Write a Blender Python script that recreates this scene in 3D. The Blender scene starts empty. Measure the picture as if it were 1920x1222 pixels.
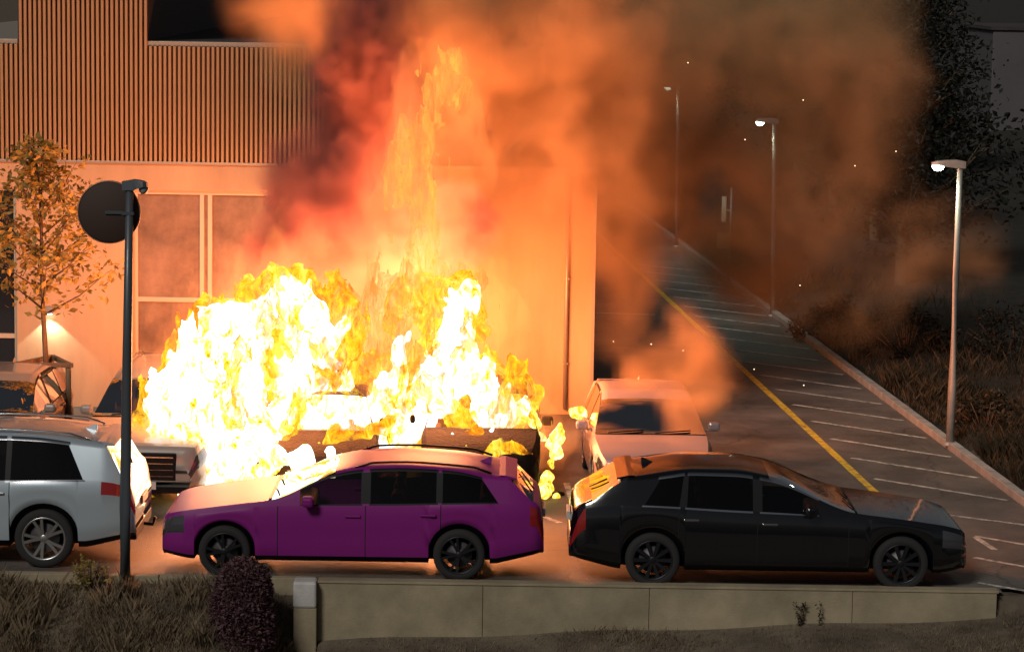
import bpy, bmesh, math, random
import numpy as np
from mathutils import Vector, Matrix
import openvdb

random.seed(7)
scene = bpy.context.scene
COL = scene.collection

# ------------------------------------------------------------------ camera
FPX, CX, CY = 5000.0, 960.0, 611.0          # lens in photo pixels (1920 wide)
CAM = Vector((0.0, 0.0, 7.75))
PITCH = math.atan(666.0 / 5000.0)
ROLL = 0.0155
_R0 = Vector((1, 0, 0)); _U0 = Vector((0, math.sin(PITCH), math.cos(PITCH)))
FWD = Vector((0, math.cos(PITCH), -math.sin(PITCH)))
RIGHT = _R0 * math.cos(ROLL) + _U0 * math.sin(ROLL)
UP = _U0 * math.cos(ROLL) - _R0 * math.sin(ROLL)
cam_data = bpy.data.cameras.new('camera')
cam_data.sensor_width = 36.0
cam_data.lens = 36.0 * FPX / 1920.0
cam_data.clip_start = 0.5
cam_data.clip_end = 2500.0
cam = bpy.data.objects.new('camera', cam_data)
COL.objects.link(cam)
m4 = Matrix((RIGHT, UP, -FWD)).transposed().to_4x4()
m4.translation = CAM
cam.matrix_world = m4
scene.camera = cam

def ray(px, py):
    return FWD * FPX + RIGHT * (px - CX) - UP * (py - CY)
def ground(px, py, z=0.0):
    d = ray(px, py); t = (z - CAM.z) / d.z
    return CAM + d * t
def at(px, py, Y):
    d = ray(px, py); t = (Y - CAM.y) / d.y
    return CAM + d * t

# ------------------------------------------------------------------ world, moon-like fill, exposure
world = bpy.data.worlds.new('World'); scene.world = world
world.use_nodes = True
wn = world.node_tree.nodes; wl = world.node_tree.links
bg = wn['Background']
sky = wn.new('ShaderNodeTexSky'); sky.sky_type = 'NISHITA'; sky.sun_disc = False
SUN_EL, SUN_AZ = math.radians(38), math.radians(207)      # behind the camera, a little to its left
sky.sun_elevation = SUN_EL; sky.sun_rotation = SUN_AZ
hs = wn.new('ShaderNodeHueSaturation'); hs.inputs['Saturation'].default_value = 0.35
wl.new(sky.outputs['Color'], hs.inputs['Color']); wl.new(hs.outputs['Color'], bg.inputs['Color'])
bg.inputs['Strength'].default_value = 0.012
sun_d = bpy.data.lights.new('sun', 'SUN'); sun_d.energy = 1.4; sun_d.angle = math.radians(14)
sun_d.color = (1.0, 0.96, 0.90)
sun = bpy.data.objects.new('sun', sun_d); COL.objects.link(sun)
sd = Vector((math.sin(SUN_AZ) * math.cos(SUN_EL), math.cos(SUN_AZ) * math.cos(SUN_EL), math.sin(SUN_EL)))
sun.rotation_euler = sd.to_track_quat('Z', 'Y').to_euler()
scene.view_settings.view_transform = 'Standard'
scene.view_settings.look = 'None'
scene.view_settings.exposure = 0.0
scene.view_settings.gamma = 1.0
scene.view_settings.use_curve_mapping = False
scene.render.engine = 'CYCLES'
cy = scene.cycles
cy.use_denoising = True
cy.max_bounces = 6; cy.diffuse_bounces = 2; cy.glossy_bounces = 3
cy.transmission_bounces = 4; cy.volume_bounces = 1; cy.transparent_max_bounces = 96
cy.sample_clamp_indirect = 4.0; cy.sample_clamp_direct = 30.0
cy.volume_step_rate = 3.0; cy.volume_max_steps = 220
cy.caustics_reflective = False; cy.caustics_refractive = False

# ------------------------------------------------------------------ helpers: objects
def tag(o, label=None, cat=None, group=None, kind=None):
    if label: o['label'] = label
    if cat: o['category'] = cat
    if group: o['group'] = group
    if kind: o['kind'] = kind
    return o
def empty(name, loc=(0, 0, 0), rz=0.0):
    o = bpy.data.objects.new(name, None); COL.objects.link(o)
    o.location = loc; o.rotation_euler = (0, 0, rz); o.empty_display_size = 0.2
    return o
def link(name, me, parent=None, loc=None, rz=None):
    o = bpy.data.objects.new(name, me); COL.objects.link(o)
    if parent: o.parent = parent
    if loc is not None: o.location = loc
    if rz is not None: o.rotation_euler = (0, 0, rz)
    return o

class MB:
    """collects boxes, tubes and quads into one mesh"""
    def __init__(self): self.v = []; self.f = []; self.mi = []; self.cur = 0; self.smooth = []
    def add(self, vs, fs, smooth=False):
        b = len(self.v)
        self.v += [tuple(p) for p in vs]
        for f in fs:
            self.f.append(tuple(b + i for i in f)); self.mi.append(self.cur); self.smooth.append(smooth)
        return self
    def box(self, x0, x1, y0, y1, z0, z1, b=0.0):
        if b <= 0:
            vs = [(x, y, z) for x in (x0, x1) for y in (y0, y1) for z in (z0, z1)]
            fs = [(0, 1, 3, 2), (4, 6, 7, 5), (0, 4, 5, 1), (2, 3, 7, 6), (0, 2, 6, 4), (1, 5, 7, 3)]
            return self.add(vs, fs)
        bm = bmesh.new(); bmesh.ops.create_cube(bm, size=1)
        for v in bm.verts:
            v.co = Vector(((x0 + x1) / 2 + v.co.x * (x1 - x0), (y0 + y1) / 2 + v.co.y * (y1 - y0), (z0 + z1) / 2 + v.co.z * (z1 - z0)))
        bmesh.ops.bevel(bm, geom=list(bm.edges), offset=b, segments=2, profile=0.5, affect='EDGES')
        bm.verts.index_update()
        self.add([v.co[:] for v in bm.verts], [tuple(v.index for v in f.verts) for f in bm.faces]); bm.free()
        return self
    def tube(self, pts, rad, n=8, cap=True):
        pts = [Vector(p) for p in pts]
        if not isinstance(rad, (list, tuple)): rad = [rad] * len(pts)
        vs = []; fs = []
        for i, p in enumerate(pts):
            d = (pts[min(i + 1, len(pts) - 1)] - pts[max(i - 1, 0)]).normalized()
            a = d.cross(Vector((0, 0, 1)))
            if a.length < 1e-3: a = d.cross(Vector((0, 1, 0)))
            a.normalize(); c = d.cross(a)
            for k in range(n):
                t = 2 * math.pi * k / n
                vs.append(p + (a * math.cos(t) + c * math.sin(t)) * rad[i])
        for i in range(len(pts) - 1):
            for k in range(n):
                fs.append((i * n + k, i * n + (k + 1) % n, (i + 1) * n + (k + 1) % n, (i + 1) * n + k))
        if cap:
            fs.append(tuple(range(n - 1, -1, -1))); fs.append(tuple(range((len(pts) - 1) * n, len(pts) * n)))
        return self.add(vs, fs, True)
    def lathe(self, prof, n=32, axis='z', origin=(0, 0, 0)):
        vs = []; fs = []; ox, oy, oz = origin
        for r, h in prof:
            for k in range(n):
                t = 2 * math.pi * k / n; a, b = r * math.cos(t), r * math.sin(t)
                vs.append((ox + a, oy + b, oz + h) if axis == 'z' else (ox + a, oy + h, oz + b) if axis == 'y' else (ox + h, oy + a, oz + b))
        for i in range(len(prof) - 1):
            for k in range(n):
                fs.append((i * n + k, i * n + (k + 1) % n, (i + 1) * n + (k + 1) % n, (i + 1) * n + k))
        return self.add(vs, fs, True)
    def mesh(self, name, mats):
        me = bpy.data.meshes.new(name); me.from_pydata(self.v, [], self.f)
        for m in (mats if isinstance(mats, (list, tuple)) else [mats]): me.materials.append(m)
        me.polygons.foreach_set('material_index', self.mi)
        me.polygons.foreach_set('use_smooth', self.smooth)
        me.validate(); me.update()
        return me
    def build(self, name, mats, parent=None, loc=None, rz=None, auto=False):
        me = self.mesh(name, mats)
        return link(name, me, parent, loc, rz)

def recalc(me):
    bm = bmesh.new(); bm.from_mesh(me); bmesh.ops.recalc_face_normals(bm, faces=list(bm.faces)); bm.to_mesh(me); bm.free()

# ------------------------------------------------------------------ helpers: materials
def mat(name, base, rough=0.6, metal=0.0, var=0.0, vscale=4.0, bump=0.0, bscale=30.0, coat=0.0, spec=0.5, var2=None, stretch=(1, 1, 1), rvar=0.0):
    m = bpy.data.materials.new(name); m.use_nodes = True
    nt = m.node_tree; p = nt.nodes['Principled BSDF']
    p.inputs['Base Color'].default_value = (*base, 1); p.inputs['Roughness'].default_value = rough
    p.inputs['Metallic'].default_value = metal; p.inputs['Coat Weight'].default_value = coat
    p.inputs['Coat Roughness'].default_value = 0.04
    p.inputs['Specular IOR Level'].default_value = spec
    tc = nt.nodes.new('ShaderNodeTexCoord'); mp = nt.nodes.new('ShaderNodeMapping')
    mp.inputs['Scale'].default_value = stretch
    nt.links.new(tc.outputs['Object'], mp.inputs['Vector'])
    if var > 0 or var2:
        n = nt.nodes.new('ShaderNodeTexNoise'); n.inputs['Scale'].default_value = vscale; n.inputs['Detail'].default_value = 6
        n.inputs['Roughness'].default_value = 0.65
        nt.links.new(mp.outputs[0], n.inputs['Vector'])
        r = nt.nodes.new('ShaderNodeValToRGB')
        r.color_ramp.elements[0].position = 0.3; r.color_ramp.elements[1].position = 0.7
        lo = tuple(c * (1 - var) for c in base); hi = var2 or tuple(min(1, c * (1 + var)) for c in base)
        r.color_ramp.elements[0].color = (*lo, 1); r.color_ramp.elements[1].color = (*hi, 1)
        nt.links.new(n.outputs['Fac'], r.inputs[0]); nt.links.new(r.outputs[0], p.inputs['Base Color'])
        if rvar > 0:
            mr = nt.nodes.new('ShaderNodeMapRange'); mr.inputs['To Min'].default_value = max(0, rough - rvar); mr.inputs['To Max'].default_value = min(1, rough + rvar)
            nt.links.new(n.outputs['Fac'], mr.inputs['Value']); nt.links.new(mr.outputs[0], p.inputs['Roughness'])
    if bump > 0:
        n2 = nt.nodes.new('ShaderNodeTexNoise'); n2.inputs['Scale'].default_value = bscale; n2.inputs['Detail'].default_value = 5
        nt.links.new(mp.outputs[0], n2.inputs['Vector'])
        bn = nt.nodes.new('ShaderNodeBump'); bn.inputs['Strength'].default_value = bump; bn.inputs['Distance'].default_value = 0.02
        nt.links.new(n2.outputs['Fac'], bn.inputs['Height']); nt.links.new(bn.outputs[0], p.inputs['Normal'])
    return m
def emit(name, col, s):
    m = bpy.data.materials.new(name); m.use_nodes = True; nt = m.node_tree
    p = nt.nodes['Principled BSDF']; p.inputs['Base Color'].default_value = (0.02, 0.02, 0.02, 1)
    p.inputs['Emission Color'].default_value = (*col, 1); p.inputs['Emission Strength'].default_value = s
    return m
def glass(name, tint, refl=0.9, rough=0.02):
    m = bpy.data.materials.new(name); m.use_nodes = True; nt = m.node_tree
    for n in list(nt.nodes): nt.nodes.remove(n)
    o = nt.nodes.new('ShaderNodeOutputMaterial'); t = nt.nodes.new('ShaderNodeBsdfTransparent'); t.inputs[0].default_value = (*tint, 1)
    g = nt.nodes.new('ShaderNodeBsdfGlossy'); g.inputs['Color'].default_value = (refl, refl, refl, 1); g.inputs['Roughness'].default_value = rough
    fr = nt.nodes.new('ShaderNodeFresnel'); fr.inputs['IOR'].default_value = 1.5
    mx = nt.nodes.new('ShaderNodeMixShader')
    nt.links.new(fr.outputs[0], mx.inputs[0]); nt.links.new(t.outputs[0], mx.inputs[1]); nt.links.new(g.outputs[0], mx.inputs[2])
    nt.links.new(mx.outputs[0], o.inputs['Surface'])
    return m
def flame_mat(name, col, s):
    m = bpy.data.materials.new(name); m.use_nodes = True; nt = m.node_tree
    for n in list(nt.nodes): nt.nodes.remove(n)
    o = nt.nodes.new('ShaderNodeOutputMaterial'); e = nt.nodes.new('ShaderNodeEmission')
    e.inputs[0].default_value = (*col, 1); e.inputs[1].default_value = s
    nt.links.new(e.outputs[0], o.inputs['Volume'])
    return m

def flame_surf(name, stops, strength, scale=6.0, alpha=None, stretch=(1, 1, 0.6), distort=1.2):
    """glowing flame sheet: emission broken up by solid noise, with torn holes"""
    m = bpy.data.materials.new(name); m.use_nodes = True; nt = m.node_tree; m.cycles.emission_sampling = 'NONE'
    for n in list(nt.nodes): nt.nodes.remove(n)
    o = nt.nodes.new('ShaderNodeOutputMaterial'); e = nt.nodes.new('ShaderNodeEmission'); e.inputs[1].default_value = strength
    tc = nt.nodes.new('ShaderNodeTexCoord'); mp = nt.nodes.new('ShaderNodeMapping'); mp.inputs['Scale'].default_value = stretch
    nt.links.new(tc.outputs['Object'], mp.inputs['Vector'])
    n = nt.nodes.new('ShaderNodeTexNoise'); n.inputs['Scale'].default_value = scale; n.inputs['Detail'].default_value = 7; n.inputs['Roughness'].default_value = 0.68; n.inputs['Distortion'].default_value = distort
    nt.links.new(mp.outputs[0], n.inputs['Vector'])
    r = nt.nodes.new('ShaderNodeValToRGB'); el = r.color_ramp.elements
    while len(el) < len(stops): el.new(0.5)
    for k, (p, c) in enumerate(stops): el[k].position = p; el[k].color = (*c, 1)
    nl = nt.nodes.new('ShaderNodeTexNoise'); nl.inputs['Scale'].default_value = scale * 0.30; nl.inputs['Detail'].default_value = 3; nl.inputs['Distortion'].default_value = 0.6
    nt.links.new(mp.outputs[0], nl.inputs['Vector'])
    mxf = nt.nodes.new('ShaderNodeMix'); mxf.inputs[0].default_value = 0.42
    nt.links.new(n.outputs['Fac'], mxf.inputs[2]); nt.links.new(nl.outputs['Fac'], mxf.inputs[3])
    nt.links.new(mxf.outputs[0], r.inputs[0]); nt.links.new(r.outputs[0], e.inputs[0])
    if alpha:
        lo, hi, amax, sc = alpha
        n2 = nt.nodes.new('ShaderNodeTexNoise'); n2.inputs['Scale'].default_value = sc; n2.inputs['Detail'].default_value = 6; n2.inputs['Roughness'].default_value = 0.7; n2.inputs['Distortion'].default_value = 0.8
        nt.links.new(mp.outputs[0], n2.inputs['Vector'])
        mr = nt.nodes.new('ShaderNodeMapRange'); mr.inputs['From Min'].default_value = lo; mr.inputs['From Max'].default_value = hi; mr.inputs['To Max'].default_value = amax
        nt.links.new(n2.outputs['Fac'], mr.inputs['Value'])
        t = nt.nodes.new('ShaderNodeBsdfTransparent'); mx = nt.nodes.new('ShaderNodeMixShader')
        nt.links.new(mr.outputs[0], mx.inputs[0]); nt.links.new(t.outputs[0], mx.inputs[1]); nt.links.new(e.outputs[0], mx.inputs[2])
        nt.links.new(mx.outputs[0], o.inputs['Surface'])
    else:
        nt.links.new(e.outputs[0], o.inputs['Surface'])
    return m
# ------------------------------------------------------------------ materials of the place
ASPH = mat('asphalt', (0.130, 0.112, 0.096), 0.62, var=0.35, vscale=0.7, bump=0.35, bscale=45, rvar=0.22)
PAINT_W = mat('road_paint_white', (0.58, 0.55, 0.48), 0.7, var=0.4, vscale=9)
PAINT_Y = mat('road_paint_yellow', (0.68, 0.46, 0.04), 0.7, var=0.35, vscale=8)
SOIL = mat('rough_grass_soil', (0.11, 0.085, 0.058), 0.95, var=0.5, vscale=1.5, bump=0.8, bscale=8)
CONC = mat('concrete', (0.29, 0.235, 0.15), 0.85, var=0.35, vscale=1.1, bump=0.25, bscale=40)
CONC_L = mat('pale_concrete', (0.48, 0.46, 0.43), 0.8, var=0.2, vscale=3, bump=0.2, bscale=40)
KERB = mat('kerb_stone', (0.33, 0.31, 0.28), 0.8, var=0.3, vscale=3, bump=0.3, bscale=30)
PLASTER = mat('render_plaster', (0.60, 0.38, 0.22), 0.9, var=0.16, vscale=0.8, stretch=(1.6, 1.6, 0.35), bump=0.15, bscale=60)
BACKING = mat('cladding_backing', (0.07, 0.042, 0.034), 0.7)
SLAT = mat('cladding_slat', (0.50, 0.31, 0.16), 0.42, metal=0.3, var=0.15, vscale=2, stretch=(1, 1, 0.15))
FLASH = mat('metal_flashing', (0.45, 0.38, 0.30), 0.4, metal=0.4)
ROOFM = mat('roof_membrane', (0.050, 0.040, 0.038), 0.9, var=0.3, vscale=1.2)
FRAME = mat('window_frame_paint', (0.62, 0.50, 0.36), 0.45)
PANE = mat('window_pane', (0.30, 0.19, 0.13), 0.10, spec=0.9, var=0.45, vscale=1.3, bump=0.05, bscale=1.1)  # mottled brown base paints in the fire-lit smoke mirrored by the glass
DARKWIN = mat('dark_window_pane', (0.015, 0.018, 0.022), 0.06, spec=0.8)
GALV = mat('galvanised_steel', (0.36, 0.34, 0.31), 0.5, metal=0.25, var=0.15, vscale=6)
DARKSTEEL = mat('dark_post_paint', (0.075, 0.085, 0.095), 0.4, metal=0.2, coat=0.2)
SIGNBACK = mat('sign_disc_dark', (0.045, 0.022, 0.016), 0.75)
WOOD = mat('weathered_wood', (0.22, 0.13, 0.07), 0.75, var=0.35, vscale=4, stretch=(6, 6, 0.6), bump=0.3, bscale=20)
BARK = mat('bark', (0.13, 0.085, 0.05), 0.9, var=0.4, vscale=12, stretch=(2, 2, 0.5), bump=0.6, bscale=25)
def leafmat(name, a, b):
    m = mat(name, a, 0.6, var=0.3, vscale=3.0, var2=b); nt = m.node_tree; p = nt.nodes['Principled BSDF']
    tr = nt.nodes.new('ShaderNodeBsdfTranslucent'); mx = nt.nodes.new('ShaderNodeMixShader'); mx.inputs[0].default_value = 0.35
    src = p.inputs['Base Color'].links[0].from_socket; nt.links.new(src, tr.inputs[0])
    out = nt.nodes['Material Output']
    nt.links.new(p.outputs[0], mx.inputs[1]); nt.links.new(tr.outputs[0], mx.inputs[2]); nt.links.new(mx.outputs[0], out.inputs['Surface'])
    return m
LEAF = leafmat('young_tree_leaf', (0.24, 0.19, 0.04), (0.52, 0.36, 0.09))
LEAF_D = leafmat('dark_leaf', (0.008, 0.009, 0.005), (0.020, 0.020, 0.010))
LEAF_B = leafmat('shrub_leaf', (0.10, 0.045, 0.055), (0.17, 0.08, 0.09))  # purple cast of the lens flare put into the leaf colour
DRY = leafmat('dry_grass_blade', (0.028, 0.022, 0.012), (0.10, 0.072, 0.036))
GRASS = leafmat('grass_blade', (0.16, 0.12, 0.075), (0.34, 0.25, 0.16))

def worn(m, under, scale, lo, hi):
    nt = m.node_tree; p = nt.nodes['Principled BSDF']; src = p.inputs['Base Color'].links[0].from_socket
    tc = nt.nodes.new('ShaderNodeTexCoord'); n = nt.nodes.new('ShaderNodeTexNoise'); n.inputs['Scale'].default_value = scale; n.inputs['Detail'].default_value = 8; n.inputs['Roughness'].default_value = 0.75
    nt.links.new(tc.outputs['Object'], n.inputs['Vector'])
    mr = nt.nodes.new('ShaderNodeMapRange'); mr.inputs['From Min'].default_value = lo; mr.inputs['From Max'].default_value = hi
    nt.links.new(n.outputs['Fac'], mr.inputs['Value'])
    mx = nt.nodes.new('ShaderNodeMix'); mx.data_type = 'RGBA'; mx.inputs[6].default_value = (*under, 1)
    nt.links.new(mr.outputs[0], mx.inputs[0]); nt.links.new(src, mx.inputs[7]); nt.links.new(mx.outputs[2], p.inputs['Base Color'])
worn(PAINT_W, (0.12, 0.10, 0.085), 5.0, 0.36, 0.56)
worn(PAINT_Y, (0.14, 0.11, 0.07), 4.0, 0.28, 0.50)
def cracks(m, scale, dark, width):
    nt = m.node_tree; p = nt.nodes['Principled BSDF']; src = p.inputs['Base Color'].links[0].from_socket
    tc = nt.nodes.new('ShaderNodeTexCoord'); nz = nt.nodes.new('ShaderNodeTexNoise'); nz.inputs['Scale'].default_value = 1.1; nz.inputs['Detail'].default_value = 5
    av = nt.nodes.new('ShaderNodeMixRGB'); av.blend_type = 'ADD'; av.inputs[0].default_value = 0.9
    nt.links.new(tc.outputs['Object'], nz.inputs['Vector']); nt.links.new(tc.outputs['Object'], av.inputs[1]); nt.links.new(nz.outputs['Color'], av.inputs[2])
    v = nt.nodes.new('ShaderNodeTexVoronoi'); v.feature = 'DISTANCE_TO_EDGE'; v.inputs['Scale'].default_value = scale
    nt.links.new(av.outputs[0], v.inputs['Vector'])
    mr = nt.nodes.new('ShaderNodeMapRange'); mr.inputs['From Max'].default_value = width; mr.inputs['To Min'].default_value = dark
    nt.links.new(v.outputs['Distance'], mr.inputs['Value'])
    st = nt.nodes.new('ShaderNodeTexNoise'); st.inputs['Scale'].default_value = 0.42; st.inputs['Detail'].default_value = 7; st.inputs['Roughness'].default_value = 0.7
    nt.links.new(tc.outputs['Object'], st.inputs['Vector'])
    m2 = nt.nodes.new('ShaderNodeMapRange'); m2.inputs['From Min'].default_value = 0.38; m2.inputs['From Max'].default_value = 0.60; m2.inputs['To Min'].default_value = 0.62; m2.inputs['To Max'].default_value = 1.12
    nt.links.new(st.outputs['Fac'], m2.inputs['Value'])
    mu = nt.nodes.new('ShaderNodeMath'); mu.operation = 'MULTIPLY'; nt.links.new(mr.outputs[0], mu.inputs[0]); nt.links.new(m2.outputs[0], mu.inputs[1])
    mx = nt.nodes.new('ShaderNodeVectorMath'); mx.operation = 'SCALE'
    nt.links.new(src, mx.inputs[0]); nt.links.new(mu.outputs[0], mx.inputs['Scale']); nt.links.new(mx.outputs[0], p.inputs['Base Color'])
cracks(ASPH, 0.22, 0.55, 0.006)
# ------------------------------------------------------------------ ground, road, markings
WY = 33.05                                   # line of the retaining wall's face
BY = 33.44                                   # top edge of the grass bank left of the wall
XP = at(595, 1150, WY).x                     # its left end
XE = at(1870, 1110, WY).x                    # its right end
KA = ground(1920, 950); KB = ground(1370, 535)       # outer kerb line
kd = (KB - KA); kd.z = 0; kd.normalize()
kn = Vector((kd.y, -kd.x, 0))                # to the right of the kerb
def kerb_x(y): return KA.x + (y - KA.y) * kd.x / kd.y
def terrain_z(x, y):
    if y > (WY + 0.12 if x >= XP else BY):
        d = x - kerb_x(y) - 0.2
        z = -0.06
        if d > 0:
            z = 0.06 + 0.10 * min(d, 3) + 0.03 * math.sin(x * 1.7 + y * 0.6)
            if d > 3: z += 0.07 * min(d - 3, 40)
        return z
    t = (WY + 0.12 - y) if x >= XP else BY - y
    if x < XP:
        dip = max(0.0, 1 - (XP - x) / 1.0); dip = dip * dip * (3 - 2 * dip) * min(1.0, t / 0.35)
        return -0.75 * dip - 0.03 - 0.42 * min(t, 4.5) + 0.05 * math.sin(3 * x + y * 2.0) * min(1, t * 2)
    base = -0.70 + 0.42 * min(1, max(0, (x - XP) / (XE - XP)))
    if x > XE: base = -0.16 - 0.0 * t
    return base - 0.16 * t + 0.02 * math.sin(2.3 * x + 1.3 * y)
ys = list(np.arange(8, 30, 2.0)) + list(np.arange(30, WY - 0.05, 0.22)) + [WY + 0.10, WY + 0.13, BY - 0.02, BY + 0.02] + list(np.arange(34, 46, 0.6)) + list(np.arange(46, 80, 2)) + [90, 110, 150, 220, 400, 800, 1600]
xs = [-800, -300, -120, -60, -30, -18] + list(np.arange(-12, XP - 0.05, 0.35)) + [XP - 0.02, XP + 0.02] + list(np.arange(XP + 0.2, 14, 0.35)) + [16, 20, 26, 34, 50, 80, 150, 400, 900]
g = MB(); nx = len(xs)
vs = [(x, y, terrain_z(x, y)) for y in ys for x in xs]
g.add(vs, [(j * nx + i, j * nx + i + 1, (j + 1) * nx + i + 1, (j + 1) * nx + i) for j in range(len(ys) - 1) for i in range(nx - 1)], True)
UNLIT_SOIL = mat('unlit_soil', (0.022, 0.019, 0.013), 0.95, var=0.5, vscale=1.5, bump=0.8, bscale=8)  # soil copy darkened outside the kerb, the slope's lack of light painted in
for k, f in enumerate(g.f):
    c = [sum(g.v[i][q] for i in f) / 4 for q in (0, 1)]
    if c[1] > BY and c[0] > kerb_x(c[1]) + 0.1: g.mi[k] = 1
tag(g.build('ground', [SOIL, UNLIT_SOIL]), kind='structure')

r = MB()
RY0, RY1 = BY + 0.01, 260.0
r.add([(XP + 0.01, WY + 0.175, 0), (XE + 0.1, WY + 0.175, 0), (XE + 0.1, RY0, 0), (XP + 0.01, RY0, 0)], [(0, 1, 2, 3)])
n = 60
for i in range(n):
    y0 = RY0 + (RY1 - RY0) * (i / n) ** 2; y1 = RY0 + (RY1 - RY0) * ((i + 1) / n) ** 2
    b = len(r.v)
    r.add([(-60, y0, 0), (kerb_x(y0), y0, 0), (kerb_x(y1), y1, 0), (-60, y1, 0)], [(0, 1, 2, 3)])
road = tag(r.build('road', ASPH), kind='structure')

def stripe(a, b, w, m, name='painted_line', z=0.004):
    a = Vector((a[0], a[1], 0)); b = Vector((b[0], b[1], 0)); d = (b - a).normalized(); nn = Vector((-d.y, d.x, 0)) * w / 2
    k = max(1, int((b - a).length / 0.6)); mb = MB(); vs = []; rr = random.Random(int(a.x * 91 + a.y * 37))
    for i in range(k + 1):
        p = a + (b - a) * (i / k)
        e = 1 + rr.uniform(-0.10, 0.10)
        vs += [tuple(p + nn * e + Vector((0, 0, z))), tuple(p - nn * e + Vector((0, 0, z)))]
    mb.add(vs, [(2 * i, 2 * i + 1, 2 * i + 3, 2 * i + 2) for i in range(k)])
    return mb.build(name, m, road)
Y0 = ground(1640, 922); Y1 = ground(1222, 533); Y2 = Y0 + (Y1 - Y0) * 2.2
stripe(Y0, Y2, 0.13, PAINT_Y)
yd = (Y1 - Y0).normalized()
HA, HB = ground(1582, 856), ground(1829, 895)
hd = HB - HA
for k in range(-1, 17):
    a = HA + yd * (1.78 * k)
    # end on the kerb line
    t = (kerb_x(a.y) - 0.12 - a.x) / (hd.x - hd.y * kd.x / kd.y)
    stripe(a + hd * 0.06, a + hd * min(t, 1.6), 0.10, PAINT_W)
for (a, b) in (((1705, 956), (1985, 992)), ((1829, 1005), (2010, 1036)), ((1826, 1045), (2010, 1078)), ((1833, 1092), (2010, 1122)), ((1829, 1007), (1866, 1031)), ((1013, 966), (1050, 980)), ((1100, 586), (1228, 590)), ((640, 985), (612, 925)), ((1085, 985), (1062, 905))):
    stripe(ground(*a), ground(*b), 0.09, PAINT_W)
# kerb stones along the outer edge
kp = KA - kd * 6.0
ks = MB(); ks.box(0, 0.985, 0, 0.16, -0.05, 0.12, 0.012)
ksm = ks.mesh('kerb_stone', KERB); ang = math.atan2(kd.y, kd.x)
kerb = tag(empty('kerb', tuple(kp), ang), kind='structure')
for i in range(64):
    o = link('kerb_stone', ksm, kerb, (i * 1.0, -0.16, 0.0)); o.rotation_euler = (random.uniform(-.01, .01), 0, random.uniform(-.004, .004))
# kerb at the top of the bank on the left
lk = tag(empty('bank_kerb', (XP - 0.05, BY - 0.12, 0)), kind='structure')
km = MB().box(-0.99, 0, 0, 0.14, -0.2, 0.03, 0.01).mesh('kerb_stone', CONC)
for i in range(8): link('kerb_stone', km, lk, (-i * 1.0, random.uniform(-.01, .01), random.uniform(-.006, .006)))

# ------------------------------------------------------------------ retaining wall with panels, end post
rw = tag(empty('retaining_wall', (XP, WY, 0)), 'low concrete retaining wall of long panels below the parked cars', 'wall')
cuts = [XP, at(905, 1150, WY).x, at(1217, 1150, WY).x, at(1598, 1150, WY).x, XE]
for a, b in zip(cuts, cuts[1:]):
    MB().box(a + 0.0025 - XP, b - 0.0025 - XP, random.uniform(0, .004), 0.17, -1.4, 0.030, 0.008).build('wall_panel', CONC, rw)
MB().box(0.0, XE - XP + 0.02, -0.012, 0.19, 0.0305, 0.062, 0.006).build('coping', CONC, rw)
px0, px1 = at(551, 1130, WY - 0.1).x, at(594, 1130, WY - 0.1).x
gp = tag(empty('concrete_post', ((px0 + px1) / 2, WY - 0.02, 0)), 'pale concrete end post at the start of the retaining wall', 'post')
hw = (px1 - px0) / 2
MB().box(-hw, hw, -0.14, 0.14, -1.6, -0.262, 0.012).build('shaft', CONC, gp)
MB().box(-hw - 0.008, hw - 0.002, -0.155, 0.15, -0.26, 0.075, 0.03).build('cap', CONC_L, gp)

# ------------------------------------------------------------------ the building
FY = 46.5
def bx_(px, py=300): return at(px, py, FY).x
def bz_(py, px=300): return at(px, py, FY).z
bl = tag(empty('commercial_building', (0, FY, 0)), 'plastered building with slatted upper storey glowing orange beside the fire', 'building')
XL, XR = bx_(-260), bx_(1116, 500)
ZC = bz_(305, 300); ZP = bz_(82, 420); ZT = 10.2
xa, xb = bx_(33, 150), bx_(274, 150)
w0, w1 = bx_(250, 450), bx_(541, 450); wz1 = bz_(357, 300); wz0 = 0.12
wl0, wl1 = XL + 0.3, bx_(31, 500); wlz1 = bz_(352, 10)
wm = MB()
D = 40.0
def wall_rect(x0, x1, z0, z1): wm.box(x0, x1, 0, 0.35, z0, z1)
for (x0, x1, z0, z1) in ((XL, wl0, 0, ZC), (wl0, wl1, wlz1, ZC), (wl1, w0, 0, ZC), (w0, w1, wz1, ZC), (w0, w1, 0, wz0), (w1, XR, 0, ZC)):
    wall_rect(x0, x1, z0, z1)
wm.box(XR - 0.35, XR, 0.35, D, 0, ZC)
wm.box(XL, XL + 0.3, 0.35, D, 0, ZC)
wm.build('wall', PLASTER, bl)
MB().box(XL + 0.3, XR - 0.35, 0.36, D, ZC - 0.3, ZC - 0.004).build('roof', ROOFM, bl)
# room behind the glass
MB().box(XL + 0.31, XR - 0.4, 3.0, 3.1, 0, ZC - 0.31).build('inner_wall', mat('inner_wall', (0.12, 0.10, 0.09), 0.9), bl)
XU = bx_(655, 200)                           # right end of the upper storey
up = MB()
up.box(XL, XU, 0.06, 39.0, ZC + 0.002, ZP - 0.06)
cl = up.build('cladding', BACKING, bl)
MB().box(xa, xb, 0.061, 38.5, ZP - 0.059, ZT).build('tower_backing', BACKING, cl)
MB().box(XL, xa - 0.001, 0.02, 39.1, ZP - 0.058, ZP + 0.02, 0.005).build('parapet_cap', FLASH, bl)
MB().box(xb + 0.001, XU + 0.04, 0.02, 39.1, ZP - 0.058, ZP + 0.02, 0.005).build('parapet_cap', FLASH, bl)
MB().box(XL, XR + 0.02, -0.035, 0.03, ZC - 0.03, ZC + 0.02, 0.006).build('ledge', FLASH, bl)
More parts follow.
